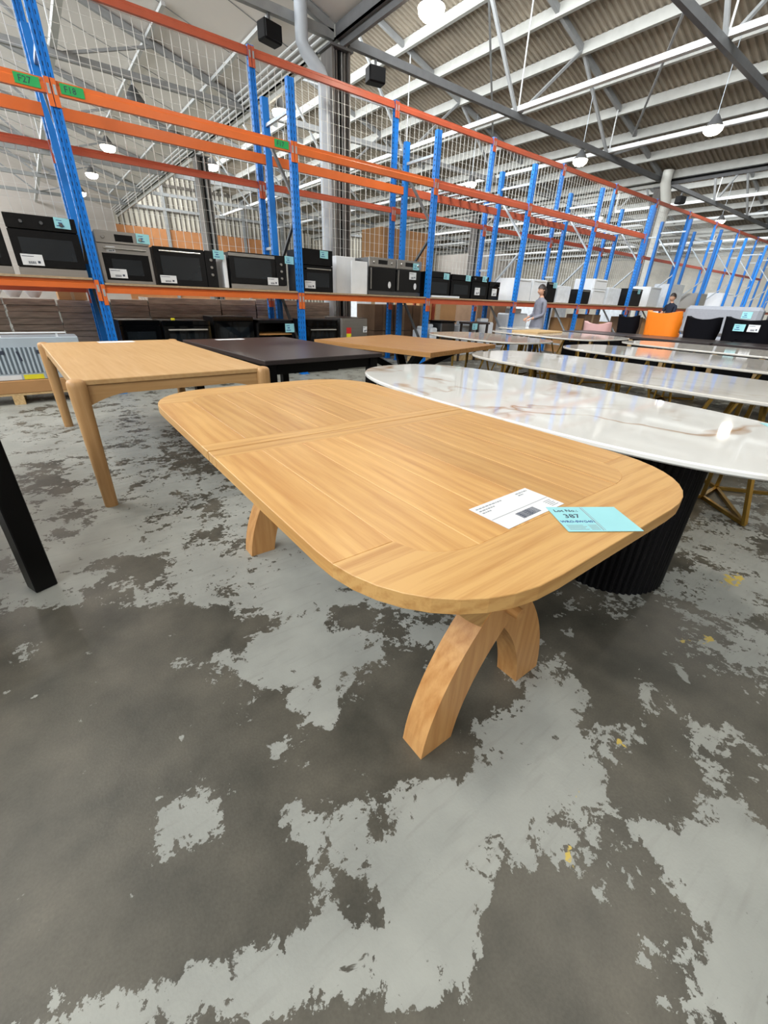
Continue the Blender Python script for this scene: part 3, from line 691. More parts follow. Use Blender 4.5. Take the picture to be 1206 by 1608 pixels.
def beam(x0, x1, y, z, h, mat, label, group, plates=True, face=-1, d=.05, tagtxt=None):
    t = thing('rack_beam', label, 'rack beam', (x0, y, z), 0, group); L_ = x1-x0
    g = .05 if plates else .03
    # stepped box profile
    pr = [(-d/2, 0), (d/2, 0), (d/2, h), (-d/2+.012, h), (-d/2+.012, h*.72), (-d/2, h*.62)] if face < 0 else [(-d/2, 0), (d/2, 0), (d/2, h), (-d/2, h)]
    MB().slab(pr, 'x', g, L_-g).build('rail', mat, t)
    if plates:
        for sx in (0, 1):
            xa = (.004 if sx == 0 else L_-.05); yy = face*(.075*.5+.004) - 0.0
            p = MB().box(xa, yy-.004, h-.225, xa+.046, yy+.004, h+.006).build('end_plate', mat, t)
            MB().box(xa+.012, yy-.0075, h-.125, xa+.036, yy-.0035, h-.045).build('safety_clip', M['steel'], p)
    return t
BW = ['first', 'second', 'third', 'fourth', 'fifth', 'sixth', 'seventh', 'eighth', 'ninth', 'tenth', 'eleventh', 'twelfth', 'thirteenth']
for b in range(-1, 11):
    x0 = RX0 + RP*b; x1 = x0 + RP; far = b >= 4; nm = BW[b+1]
    om = M['orange'] if b < 2 else M['orange_red']
    if b <= 4:
        beam(x0, x1, RY, 2.985, .12, om, 'upper front orange beam of the rack, %s bay from the left' % nm, 'upper front rack beams')
        beam(x0, x1, RY+RD, 2.985, .12, om, 'upper rear orange beam of the rack, %s bay from the left' % nm, 'upper rear rack beams', face=1)
    dz = .045 if b == -1 else 0
    beam(x0, x1, RY, 1.15+dz, .09, M['orange'] if b < 2 else M['orange_red'], 'front shelf beam under the appliances, %s rack bay from the left' % nm, 'front shelf beams')
    beam(x0, x1, RY+RD, 1.15+dz, .09, om, 'rear shelf beam under the appliances, %s rack bay from the left' % nm, 'rear shelf beams', face=1)
    s_ = MB().box(.06, -.045, 0, RP-.06, RD+.03, .024, .002).build('shelf_board', M['board']); s_.location = (x0, RY, 1.241+dz)
    tag(s_, 'raw particle board shelf on the %s rack bay from the left' % nm, 'shelf', 'particle board shelves')
    if b in (2, 3, 4):      # galvanised pallet support bars
        for q in range(9 if b > 2 else 6):
            xx = x0 + (.3 + .26*q if b > 2 else .9 + .28*q)
            o = MB().box(-.03, .0, 0, .03, RD, .03, .004).build('support_bar', M['steel']); o.location = (xx, RY, 3.107)
            tag(o, 'galvanised bar across the upper beams, %s from the left in the %s rack bay' % (ORD[q], nm), 'support bar', 'galvanised pallet support bars')
# green tags with handwriting
def green_tag(x, z, txt, label):
    t = thing('location_tag', label, 'tag', (x, RY-.0285, z), 0, 'green location tags')
    MB().box(0, -.0015, 0, .21, .0015, .085).build('tag_sheet', M['green_tag'], t)
    text_mesh('lettering', txt, .075, M['ink'], t, (.03, -.0025, .018), (PI/2, 0, 0))
green_tag(.42, 3.005, 'F27', 'green location tag reading F27 left of the nearest post')
green_tag(.80, 3.005, 'F18', 'green location tag reading F18 right of the nearest post')
green_tag(3.18, 3.005, 'F17', 'small green location tag on the upper beam beside the second post')
# tall fence posts and wire mesh behind the rack
FY, FH = 8.0, 4.42
_p = MB().prism(post_poly(.09, .07), .012, FH).build('post', M['blue']); FPOST = _p.data; bpy.data.objects.remove(_p)
_p = slots(FH, .09, .07).build('slots', M['hole']); FSLOT = _p.data; bpy.data.objects.remove(_p)
for k in range(0, 13):
    x = RX0 + RP*k
    t = thing('mesh_post', 'tall blue post carrying the wire mesh behind the rack, %s from the left' % ORD[k], 'rack post', (x, FY, 0), 0, 'tall blue mesh posts')
    mk('post', FPOST, t); mk('foot_plate', FOOT, t)
    if k < 5: s_ = mk('slots', FSLOT, t); s_['kind'] = 'stuff'
    MB().bar((0, -.30, 3.35), (0, 0, 3.35), .035, .04).build('tie_bar', M['steel'], t)
    MB().bar((0, -.30, 1.9), (0, 0, 1.9), .035, .04).build('tie_bar', M['steel'], t)
for b in range(-1, 11):
    x0 = RX0 + RP*b; x1 = x0 + RP; nm = BW[b+1]
    for z, w_, h in ((4.30, 'top', .10), (2.74, 'middle', .09), (1.14, 'lower', .09)):
        beam(x0, x1, FY, z, h, M['orange_red'], '%s red-orange rail of the wire mesh, %s bay from the left' % (w_, nm), '%s mesh rails' % w_, face=-1)
    mb = MB(); s = .115 if b < 3 else .125; q = .0065 if b < 3 else .007
    x = .05
    while x < RP-.03:
        mb.box(x-q/2, -q/2, 0, x+q/2, q/2, 3.15); x += s
    z = .06
    while z < 3.14:
        mb.box(.03, q/2, z-q*.28, RP-.03, q, z+q*.28); z += .15
    o = mb.build('wire_mesh_panel', M['mesh']); o.location = (x0, FY+.05, 1.24)
    tag(o, 'galvanised wire mesh panel behind the rack, %s bay from the left' % nm, 'mesh panel', 'wire mesh panels')

# ------------------------------------------------------------------ stickers and cards as parts
def sheet(parent, x, y, z, w_, h, mat, name, bars=True, rz=0):
    s_ = MB().box(0, -.0012, 0, w_, .0012, h).build(name, mat, parent); s_.location = (x, y, z); s_.rotation_euler = (0, rz, 0)
    mb = MB()
    if mat is M['paper']:
        for q in range(12): mb.box(w_*.28+q*w_*.03, -.002, h*.12, w_*.28+q*w_*.03+w_*.012*(1+q % 3 % 2), -.0011, h*.36)
        mb.box(w_*.05, -.002, h*.78, w_*.6, -.0011, h*.83); mb.box(w_*.72, -.002, h*.2, w_*.84, -.0011, h*.42)
    else:
        mb.box(w_*.15, -.002, h*.72, w_*.5, -.0011, h*.78); mb.box(w_*.25, -.002, h*.45, w_*.5, -.0011, h*.56); mb.box(w_*.12, -.002, h*.2, w_*.6, -.0011, h*.28)
    mb.build('print', M['ink'] if mat is M['paper'] else M['ink_blue'], s_)['kind'] = 'stuff'
    return s_
def oven(label, x0, x1, z0, z1, yf=6.87, face='black', depth=.54, top=.13, knobs=3, handle=True, strip=0.0, side=0.0, card=None, sheets=(), ovals=0, inner=True, display=False, group='ovens on the shelf', name='oven'):
    W, H = x1-x0, z1-z0; t = thing(name, label, 'oven', (x0, yf, z0), 0, group)
    fm = {'black': M['black_gloss'], 'inox': M['inox']}[face]
    MB().box(0.01, .03, .005, W-.01, depth, H-.005, .004).build('body', M['inox_dark'] if face == 'inox' else M['black_mat'], t)
    if side == 0:
        p = MB().box(0, 0, H-top, W, .03, H, .004).build('control_panel', fm, t)
        if display: MB().box(W*.36, -.003, H-top*.82, W*.70, .001, H-top*.25).build('display', M['black_gloss'], p)
        for q in range(knobs):
            xx = W*(.22 + .56*q/max(1, knobs-1)) if knobs > 2 else (W*.14 if q == 0 else W*.84)
            k_ = MB().lathe([(.020, 0), (.020, .018), (.015, .026)], n=12).build('knob', M['inox_dark'] if face == 'black' else M['inox'], p, True); k_.location = (xx, -.001, H-top*.52); k_.rotation_euler = (PI/2, 0, 0)
        d0, d1, dw0, dw1 = strip, H-top-.006, 0, W
    else:
        p = MB().box(W-side, 0, strip, W, .03, H, .004).build('control_panel', M['black_gloss'], t)
        for q in range(3):
            k_ = MB().lathe([(.020, 0), (.020, .018), (.015, .026)], n=12).build('knob', M['inox'], p, True); k_.location = (W-side*.5, -.001, H*(.75-.2*q)); k_.rotation_euler = (PI/2, 0, 0)
        d0, d1, dw0, dw1 = strip, H, 0, W-side-.004
    if strip: MB().box(0, .002, 0, W, .03, strip-.006, .003).build('kick_strip', M['inox'], t)
    dr = MB().box(dw0, 0, d0, dw1, .03, d1, .004).build('door', fm, t)
    b_ = .035 if face == 'inox' else .075
    if inner:
        g = MB().box(dw0+b_, -.003, d0+b_, dw1-b_, .001, d1-(.10 if handle else b_)).build('window', M['black_gloss'] if face == 'inox' else M['inner'], dr)
    if face == 'inox' and inner:
        MB().box(dw0+b_+.09, -.0045, d0+b_+.06, dw1-b_-.09, -.002, d1-.16).build('window', M['inner'], dr)
    if handle:
        hb = MB().tube([(dw0+.06, -.04, d1-.05), (dw1-.06, -.04, d1-.05)], .011, 8)
        for xx in (dw0+.09, dw1-.09): hb.bar((xx, 0, d1-.05), (xx, -.04, d1-.05), .014)
        hb.build('handle', M['inox'], dr)
    if card: sheet(t, card[0], -.0085, card[1], .15, .105, M['cyan'], 'price_card', rz=.03)
    for (sx, sz, sw, sh) in sheets: sheet(t, sx, -.0075, sz, sw, sh, M['paper'], 'label_sheet')
    for q in range(ovals):
        oo = MB().lathe([(.045, 0), (.045, .001)], n=16, sx=.62).build('oval_sticker', M['paper'], t); oo.location = (W*.72, -.0075, .20); oo.rotation_euler = (PI/2, 0, 0)
    return t
SZ = 1.266
oven('black glass oven cut off by the left picture edge', -.72, -.07, SZ+.045, 1.90, strip=.085, card=None)
oven('black glass oven with three knobs left of the nearest blue post', -.02, .635, SZ+.045, 1.905, strip=.085, handle=False, top=.14, card=(.45, .49), sheets=((.05, .10, .20, .11),))
oven('stainless steel oven with a display right of the nearest blue post', .80, 1.385, SZ, 1.83, face='inox', knobs=2, display=True, card=(.45, .46), sheets=((.075, .06, .19, .10), (.09, .34, .10, .06)))
oven('black built-in oven between two steel ones, knobs on its right side', 1.42, 2.215, SZ, 1.715, side=.15, handle=True, card=(.76, .36), sheets=((.03, .03, .2, .09),), inner=True)
oven('wide steel-topped oven left of the second blue post, price card on its corner', 2.40, 3.28, SZ, 1.735, face='black', side=.17, strip=.07, handle=False, card=(.86, .37), sheets=((.56, .07, .17, .10),))
MB().box(0, -.003, .415, .70, .002, .455, .002).build('steel_trim', M['inox'], bpy.data.objects['oven.004'])
MB_ = MB().box(0, 0, 0, .06, .4, .42, .01).build('polystyrene_block', M['white_app']); MB_.location = (2.315, 6.9, SZ); tag(MB_, 'white packing block standing between two ovens', 'packing block')
oven('black oven with a steel rail right of the second blue post', 3.56, 4.12, SZ, 1.87, top=.22, knobs=0, handle=True, card=(.32, .49), sheets=((.03, .05, .19, .11),))
o = MB().box(0, 0, 0, .40, .3, .58, .006).build('white_carton', M['white_app']); o.location = (4.42, 7.25, SZ); tag(o, 'white carton standing back between two ovens', 'carton')
o = MB().box(0, 0, 0, .33, .03, .50, .004).build('white_foam_sheet', M['white_app']); o.location = (4.50, 6.88, SZ); tag(o, 'white sheet leaning left of the steel double oven', 'panel')
# double oven: two cavities in one steel body
t = thing('double_oven', 'wide stainless double oven with white oval stickers left of the third post', 'oven', (4.86, 6.87, SZ), 0)
MB().box(.01, .03, 0, 1.21, .54, .58, .004).build('body', M['inox_dark'], t)
MB().box(0, 0, 0, 1.22, .03, .06, .003).build('kick_strip', M['inox_dark'], t)
for q in range(2):
    x = .62*q
    p = MB().box(x, 0, .44, x+.60, .03, .585, .004).build('control_panel', M['inox'], t)
    MB().box(x+.2, -.003, .485, x+.4, .001, .55).build('display', M['black_gloss'], p)
    for xx in (.1, .5):
        k_ = MB().lathe([(.022, 0), (.022, .018), (.015, .026)], n=12).build('knob', M['inox'], p, True); k_.location = (x+xx, -.001, .51); k_.rotation_euler = (PI/2, 0, 0)
    d = MB().box(x, 0, .07, x+.60, .03, .43, .004).build('door', M['black_gloss'], t)
    MB().box(x+.02, -.03, .09, x+.035, 0, .42).build('handle', M['inox'], d)
    oo = MB().lathe([(.055, 0), (.055, .001)], n=16, sx=.62).build('oval_sticker', M['paper'], d); oo.location = (x+.46, -.0015, .17); oo.rotation_euler = (PI/2, 0, 0)
sheet(t, 1.0, -.0085, .44, .15, .11, M['cyan'], 'price_card'); sheet(t, .92, -.0085, .28, .17, .12, M['paper'], 'label_sheet')
# dark units in the next bay
for q, (xa, xb, zt) in enumerate(((6.28, 6.88, 1.72), (6.92, 7.50, 1.70), (7.54, 8.06, 1.70), (8.10, 8.46, 1.62))):
    oven('black oven right of the third blue post, %s of four' % ORD[q], xa, xb, SZ, zt, knobs=2 if q == 2 else 0, handle=False, top=.10, card=((.40, .33) if q < 2 else (.30, .34) if q == 2 else None), sheets=() if q < 2 else ((.1, .08, .16, .14),), group='dark ovens of the fourth bay')
o = MB().box(0, 0, 0, .78, .1, .035, .004).build('white_strip', M['white_app']); o.location = (6.3, 6.757, SZ); tag(o, 'white strip lying on the shelf edge right of the third post', 'strip')
def appliance(label, x0, x1, z0, z1, yf=6.9, depth=.6, mat='white_app', split=None, handle=True, card=False, group='white appliances', name='white_appliance', cat='appliance'):
    W, H = x1-x0, z1-z0; t = thing(name, label, cat, (x0, yf, z0), 0, group)
    MB().box(0, .03, 0, W, depth, H, .008).build('body', M[mat], t)
    cuts = [0, H] if not split else [0, H*split, H]
    for a, b_ in zip(cuts[:-1], cuts[1:]):
        d = MB().box(.004, 0, a+.006, W-.004, .028, b_-.006, .006).build('door', M[mat], t)
        if handle: MB().box(W*.1, -.015, b_-.05, W*.9, 0, b_-.03, .004).build('handle', M['inox'] if mat != 'white_app' else M['white_paint'], d)
    if card: sheet(t, W*.55, -.0165, H*.72, .16, .12, M['cyan'], 'price_card')
    return t
appliance('white appliance on the shelf behind the fourth post, left of the person in grey', 9.03, 9.66, SZ, 1.74)
appliance('white appliance on the shelf beside the person in grey', 9.70, 10.28, SZ, 1.75)
appliance('black slim appliance with a price card right of the person in grey', 10.32, 10.72, SZ, 1.72, mat='black_mat', card=True)
appliance('white shrink-wrapped appliance left of the fifth post', 10.8, 11.4, SZ, 1.66, mat='white_cloth', handle=False)
appliance('dark appliance right of the fifth post', 11.9, 12.4, SZ, 1.62, mat='black_mat')
appliance('tall white appliance right of the fifth post', 12.5, 13.2, SZ, 1.90, split=.6)
appliance('white wrapped appliance before the sixth post', 13.35, 14.1, SZ, 1.72, mat='white_cloth', handle=False)
appliance('dark appliance with a price card after the sixth post', 14.7, 15.5, SZ, 1.75, mat='black_mat', card=True)
appliance('white appliance standing behind the person in navy', 16.0, 16.8, SZ, 1.85)
appliance('white wrapped appliance right of the white downpipe', 17.6, 18.6, SZ, 2.0, mat='white_cloth', handle=False)
appliance('grey appliance far along the shelf', 20.1, 21.0, SZ, 1.8, mat='inox')
appliance('white appliance far along the shelf', 22.8, 24.0, SZ, 1.9)
# floor level under the shelf
FZ = .001
for q in range(7):
    pass
def pallet(x, y, w_, d, label, rz=0, zs=.12):
    t = thing('wooden_pallet', label, 'pallet', (x, y, 0), rz, 'wooden pallets')
    for k in range(3): MB().box(w_*k/2-(.1 if k == 2 else .05 if k == 1 else 0), 0, 0, w_*k/2+(.1 if k == 0 else .05 if k == 1 else 0), d, zs-.02).build('block', M['pallet_wood'], t)
    for k in range(5): MB().box(0, d*k/5, zs-.02, w_, d*k/5+d*.15, zs).build('deck_board', M['pallet_wood'], t)
    return t
oven('black oven on the floor behind the light oak table, leftmost of three', .84, 1.34, FZ, .835, yf=6.9, handle=False, top=.06, knobs=0, inner=True, group='ovens under the shelf')
oven('black oven on the floor behind the light oak table, yellow tag on top', 1.37, 2.02, FZ, .83, yf=6.9, handle=True, top=.06, knobs=0, group='ovens under the shelf')
oven('black oven on the floor behind the black table, rightmost of three', 2.07, 2.68, FZ, .885, yf=6.9, handle=False, top=.06, knobs=0, group='ovens under the shelf')
o = MB().box(0, 0, 0, .05, .04, .03, .005).build('yellow_tag', M['yellow']); o.location = (1.5, 6.92, .832); tag(o, 'small yellow tag on top of the middle floor oven', 'tag')
t = thing('open_cabinet', 'black open cabinet with wooden shelves and a price card left of the second post', 'cabinet', (2.72, 6.88, FZ), 0)
MB().box(0, 0, 0, .03, .5, .84).box(.6, 0, 0, .63, .5, .84).box(0, 0, .80, .63, .5, .84).box(0, .48, 0, .63, .5, .84).build('carcass', M['black_mat'], t)
for z in (.18, .42, .62): MB().box(.03, .02, z, .6, .48, z+.02).build('shelf', M['mid_y'], t)
sheet(t, .48, -.004, .66, .16, .13, M['cyan'], 'price_card')
oven('black oven with a wrapped front right of the second post on the floor', 3.60, 4.22, FZ, .85, yf=6.9, handle=True, top=.10, knobs=0, group='ovens under the shelf')
t = appliance('small stainless bar fridge with an energy sticker under the shelf', 4.30, 4.86, .001, .88, yf=6.9, mat='inox', split=.3, name='bar_fridge', cat='fridge', group=None)
MB().box(.1, -.003, .62, .2, 0, .72).build('energy_sticker', M['red'], t); MB().box(.1, -.003, .56, .2, 0, .62).build('energy_sticker', M['yellow'], t); sheet(t, .45, -.0165, .64, .09, .1, M['paper'], 'label_sheet')
# cartons
def wrapped_load(x, y, w_, d, rows, h, label, cols=1, mat='wrap', base=.12):
    t = thing('wrapped_pallet_load', label, 'pallet load', (x, y, base), 0, 'film wrapped carton loads')
    for r in range(rows):
        for c in range(cols):
            j = random.uniform(-.008, .008)
            MB().box(w_*c/cols+.003+j, j, h*r+.002, w_*(c+1)/cols-.003+j, d+j, h*(r+1)-.002, .003).build('carton', M[mat], t)
    return t
LOADS = [(-.95, .63, 7, 'left of the gap, at the left picture edge', 1.04), (-.31, .59, 7, 'under the black glass oven at the far left', 1.04), (.29, .66, 7, 'just left of the nearest blue post', 1.03), (.96, .52, 7, 'just right of the nearest blue post', 1.06), (1.49, 1.15, 6, 'behind the middle floor ovens', 1.10), (2.65, .63, 7, 'behind the open cabinet', 1.10), (3.29, .84, 7, 'behind the second post', 1.12), (4.15, .70, 8, 'behind the bar fridge', 1.10)]
for (x, w_, r, lab, top) in LOADS:
    pallet(x, 8.25, w_, .8, 'wooden pallet under the wrapped cartons ' + lab)
    r += 4
    wrapped_load(x, 8.25, w_, .8, r, (top-.12)/r, 'stack of brown cartons in shiny film ' + lab)
def carton(x, y, z, w_, d, h, label, mat='card_board', group='cardboard cartons', rz=0):
    t = thing('cardboard_carton', label, 'carton', (x, y, z), rz, group)
    MB().box(0, 0, 0, w_, d, h, .004).build('box', M[mat], t)
    MB().box(w_*.44, -.0015, h*.0, w_*.56, .0015, h).build('tape', M['board'], t)
    return t
k = 0
for xi in range(3):
    for zi in range(2):
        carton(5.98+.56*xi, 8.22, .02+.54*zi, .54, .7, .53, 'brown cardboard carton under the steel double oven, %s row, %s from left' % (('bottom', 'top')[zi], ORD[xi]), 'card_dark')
s_ = MB().box(0, 0, 0, 1.75, .8, .024).build('shelf_board', M['board']); s_.location = (6.05, 8.15, 1.30); tag(s_, 'rear board carrying the big carton behind the double oven', 'shelf')
o = MB().bar((0, 0, 0), (0, 0, 1.30), .06).build('shelf_prop', M['orange_red']); o.location = (7.72, 8.9, 0); tag(o, 'rear prop under the board of the big carton', 'prop')
o = MB().bar((0, 0, 0), (0, 0, 1.30), .06).build('shelf_prop', M['orange_red']); o.location = (7.72, 8.2, 0); tag(o, 'front prop under the board of the big carton', 'prop')
carton(6.10, 8.22, 1.324, 1.35, .7, 1.2, 'big brown carton high behind the steel double oven')
carton(.33, 8.3, 1.032, .35, .5, .22, 'pale carton peeking out under the shelf beam left of the nearest post')
# pallet with the film-covered steel panel
pallet(-1.1, 6.22, 1.42, .5, 'wooden pallet under the film-covered steel unit')
o = MB().box(0, 0, 0, 1.42, .5, .135, .006).build('carton_tray', M['card_board']); o.location = (-1.1, 6.22, .121); tag(o, 'shallow cardboard tray holding the steel unit on the left', 'tray')
t = thing('ribbed_steel_unit', 'ribbed stainless unit in blue printed film on a pallet at the left edge', 'steel unit', (-1.08, 6.26, .257), 0)
MB().box(0, 0, 0, 1.40, .40, .44, .006).build('body', M['film'], t)
for q in range(34):
    MB().box(.04+q*.0395, -.010, .07, .04+q*.0395+.020, .002, .34, .003).build('rib', M['film'], t)
for q in range(34): pass
MB().box(.03, -.003, .07, 1.38, .001, .34).build('recess', M['film_dark'], t)
MB().box(-.02, .03, .475, 1.30, .055, .49, .003).build('top_edge', M['white_app'], t)
for xx in (.1, .7, 1.2): MB().box(xx, .035, .44, xx+.02, .05, .476).build('edge_stand', M['white_app'], t)
for q, xx in enumerate((.66, .98, 1.2)):
    MB().box(xx, -.0125, .27, xx+.04, -.0095, .31).build('printed_mark', M['ink'], t)
    MB().bar((xx+.15, -.012, .30), (xx+.17, -.012, .20), .018, .003, (0, 1, 0)).build('printed_mark', M['ink'], t)
MB().box(.80, -.004, .005, .98, .0, .055).build('label', M['yellow'], t); MB().box(.50, -.004, .005, .78, .0, .055).build('label', M['paper'], t); MB().box(1.0, -.004, .012, 1.09, .0, .055).build('label', M['ink_faint'], t)
o = MB().box(0, 0, 0, .14, .12, .012, .002).build('floor_plate', M['blue_plate']); o.location = (.55, 6.35, 0); tag(o, 'bright blue plate lying on the floor behind the light oak table', 'floor plate')
# bowls seen below the left shelf beam
for q in range(5):
    o = MB().lathe([(.05, 0), (.09, .05), (.11, .085), (.10, .085), (.08, .045), (.04, .01)], n=16).build('white_bowl', M['white_app'], None, True); o.location = (-.85+.225*q, 8.45, 1.05); tag(o, 'white bowl on the wrapped stack at far left, %s from the left' % ORD[q], 'bowl', 'white bowls')
# items under the shelf of the fourth bay
for q, (x, w_, h, m_, nm, lab) in enumerate(((6.35, .16, .62, 'white_cloth', 'wrapped_bundle', 'white wrapped bundle right of the third post, left of the grey bin'), (6.58, .2, .66, 'white_cloth', 'wrapped_bundle', 'white wrapped bundle beside the grey bin'), (7.45, .55, .72, 'white_cloth', 'wrapped_bundle', 'white wrapped bundle behind the dark side table'), (8.15, .45, .78, 'white_app', 'wrapped_bundle', 'white wrapped bundle near the fourth post'), (9.08, .8, 1.0, 'white_app', 'wrapped_bundle', 'big white carton under the shelf left of the person in grey'))):
    t = thing(nm, lab, 'bundle', (x, 7.0, .1), 0, 'white wrapped bundles')
    MB().box(0, 0, 0, w_, .35, h*.9, .03).build('wrap', M[m_], t); MB().box(w_*.2, .1, h*.9, w_*.8, .25, h, .02).build('neck', M[m_], t)
    o = MB().box(-.05, -.04, 0, w_+.05, .4, .1).build('floor_block', M['pallet_wood']); o.location = (x, 7.0, 0); tag(o, 'low wooden block under a white bundle, %s from the third post' % ORD[q], 'block', 'floor blocks')
t = thing('grey_bin', 'dark grey upright bin under the shelf right of the third post', 'bin', (6.82, 6.95, 0), 0)
MB().box(0, 0, 0, .42, .4, .80, .02).build('body', M['inox_dark'], t); MB().box(-.01, -.01, .80, .43, .41, .83, .008).build('lid', M['black_mat'], t)
t = thing('side_table', 'dark side table with a price card under the shelf of the fourth bay', 'side table', (7.35, 6.6, 0), 0)
MB().box(0, 0, .78, .62, .35, .82, .004).build('top', M['ebony'], t)
for xx in (.02, .56):
    for yy in (.02, .29): MB().box(xx, yy, 0, xx+.04, yy+.04, .78).build('leg', M['ebony'], t)
sheet(t, .05, -.004, .68, .16, .12, M['cyan'], 'price_card')
# racks deeper in the hall to the right get cartons on the floor level
for q, (x, w_, h, m_) in enumerate(((11.8, .75, .9, 'card_board'), (12.6, .85, 1.0, 'card_dark'), (13.5, .82, .8, 'card_board'), (15.3, 1.0, .95, 'card_dark'), (17.3, 1.2, .9, 'card_board'), (18.6, 1.2, 1.0, 'card_dark'))):
    carton(x, 7.0, .0, w_, .6, h, 'brown carton on the floor level of the far racks, %s from the left' % ORD[q], m_, 'cartons under the far racks')

# ------------------------------------------------------------------ main table: oak extension table with curved crossed pedestals
def clip(poly, a, b, c):
    """keep a*x+b*y+c >= 0"""
    out = []
    for i in range(len(poly)):
        p, q = poly[i-1], poly[i]; dp = a*p[0]+b*p[1]+c; dq = a*q[0]+b*q[1]+c
        if (dp >= 0) != (dq >= 0):
            t = dp/(dp-dq); out.append((p[0]+(q[0]-p[0])*t, p[1]+(q[1]-p[1])*t))
        if dq >= 0: out.append(q)
    cl = []
    for p in out:
        if not cl or (abs(p[0]-cl[-1][0])+abs(p[1]-cl[-1][1])) > 1e-5: cl.append(p)
    if len(cl) > 1 and abs(cl[0][0]-cl[-1][0])+abs(cl[0][1]-cl[-1][1]) < 1e-5: cl.pop()
    return cl
def main_table():
    X0, X1, YA, YB, TOP, TH = .315, 1.45, .288, 2.265, .765, .033
    SEAM = 1.29
    t = thing('dining_table', 'honey oak extension dining table with rounded corners and curved crossed legs, in the foreground', 'dining table', (0, 0, 0))
    outline = rrect(X0, YA, X1, YB, .33, 10, 2.25)
    CW, CX = .265, .145                         # cap start from the end, width of side strips
    bnd = [X0, X0+CX, X0+.285, X0+.425, X0+.565, X0+.705, X0+.85, X1-CX, X1]
    def inner(x):                               # distance from the end to the field boundary
        d = min(x-X0, X1-x)
        if d < CX: return CW
        if d < CX+.15: u = (CX+.15-d)/.15; return .158+(CW-.158)*(1-math.sqrt(max(0, 1-u*u)))
        return .158
    for half in (0, 1):
        ys = (lambda d: YA+d) if half == 0 else (lambda d: YB-d)
        s0 = SEAM - .003 if half == 0 else SEAM + .003; s1 = SEAM - .072 if half == 0 else SEAM + .072
        g = t
        # strip beside the seam
        MB().prism(clip(clip(outline, 0, 1, -min(s0, s1)), 0, -1, max(s0, s1)), TOP-TH, TOP, .0016).build('seam_board', M['oak_x'], t)
        e = .0005
        for k in range(len(bnd)-1):
            xa, xb = bnd[k]+e, bnd[k+1]-e
            if k == 0 or k == len(bnd)-2:
                y_c = ys(CW); lo, hi = (y_c, s1) if half == 0 else (s1, y_c)
                pl = clip(clip(clip(clip(outline, 1, 0, -xa), -1, 0, xb), 0, 1, -lo), 0, -1, hi)
            else:
                pts = [(xa+(xb-xa)*q/8, ys(inner(xa+(xb-xa)*q/8))) for q in range(9)]
                pl = pts + [(xb, s1), (xa, s1)]
            MB().prism(pl, TOP-TH, TOP-.0002*(k % 3), .0012).build('plank', M['oak_y'], t)
        # rounded end cap, wraps the corners
        pl = clip(outline, 0, -1, ys(CW)) if half == 0 else clip(outline, 0, 1, -ys(CW))
        cap = [p for p in pl]
        ang = lambda p: math.atan2(p[1]-ys(CW*1.02), p[0]-(X0+X1)/2)
        yy = ys(CW)
        outer = [p for p in cap if (p[1] < yy-1e-6 if half == 0 else p[1] > yy+1e-6)]
        outer.sort(key=lambda p: math.atan2((p[1]-yy)*(1 if half == 0 else -1), p[0]-(X0+X1)/2))   # from left to right along the end
        xl = min(p[0] for p in cap); xr = max(p[0] for p in cap)
        ib = []
        for q in range(41):
            x = X1-CX - (X1-X0-2*CX)*q/40; ib.append((x, ys(inner(x)+.0006)))
        poly = [(xl, yy)] + outer + [(xr, yy)] + [(X1-CX, yy)] + ib + [(X0+CX, yy)]
        # drop near duplicates
        cl = []
        for p in poly:
            if not cl or abs(p[0]-cl[-1][0])+abs(p[1]-cl[-1][1]) > 5e-4: cl.append(p)
        mb = MB(); n = len(cl)
        A = sum(cl[i][0]*cl[(i+1) % n][1]-cl[(i+1) % n][0]*cl[i][1] for i in range(n))
        if A < 0: cl = cl[::-1]
        ins = inset(cl, .0012)
        o = mb
        for z, pl_ in ((TOP-TH, ins), (TOP-TH+.0012, cl), (TOP-.0012, cl), (TOP, ins)): mb.v += [(p[0], p[1], z) for p in pl_]
        for r in range(3):
            for k in range(n): mb.f.append((r*n+k, r*n+(k+1) % n, (r+1)*n+(k+1) % n, (r+1)*n+k)); mb.m.append(0)
        mb.f.append(tuple(range(n))[::-1]); mb.m.append(0); mb.f.append(tuple(3*n+k for k in range(n))); mb.m.append(0)
        ob = mb.build('end_cap', M['oak_x'], t)
        bm = bmesh.new(); bm.from_mesh(ob.data); bmesh.ops.triangulate(bm, faces=[f for f in bm.faces if len(f.verts) > 4]); bm.to_mesh(ob.data); bm.free()
    # under-frame
    for x in (.66, 1.05): MB().box(x-.035, .45, .66, x+.035, 2.1, TOP-TH, .004).build('rail', M['oak_y'], t)
    for y in (.545, 1.85): MB().box(.56, y-.06, .665, 1.20, y+.06, TOP-TH-.001, .006).build('cross_rail', M['oak_x'], t)
    XC = .866
    def arc(P, w0, w1, n=12):
        """band along a quadratic curve"""
        c = [((1-t_)**2*P[0][0]+2*t_*(1-t_)*P[1][0]+t_*t_*P[2][0], (1-t_)**2*P[0][1]+2*t_*(1-t_)*P[1][1]+t_*t_*P[2][1]) for t_ in [k/n for k in range(n+1)]]
        z0 = P[0][1]
        L_, R__ = [], []
        for k in range(n+1):
            p0, p1 = c[max(0, k-1)], c[min(n, k+1)]; dx, dz = p1[0]-p0[0], p1[1]-p0[1]; l = math.hypot(dx, dz); nx, nz = -dz/l, dx/l
            w_ = (w0+(w1-w0)*k/n)/2
            L_.append((c[k][0]+nx*w_, c[k][1]+nz*w_)); R__.append((c[k][0]-nx*w_, c[k][1]-nz*w_))
        if z0 == 0: L_[0] = (L_[0][0], z0); R__[0] = (R__[0][0], z0)
        return L_ + R__[::-1]
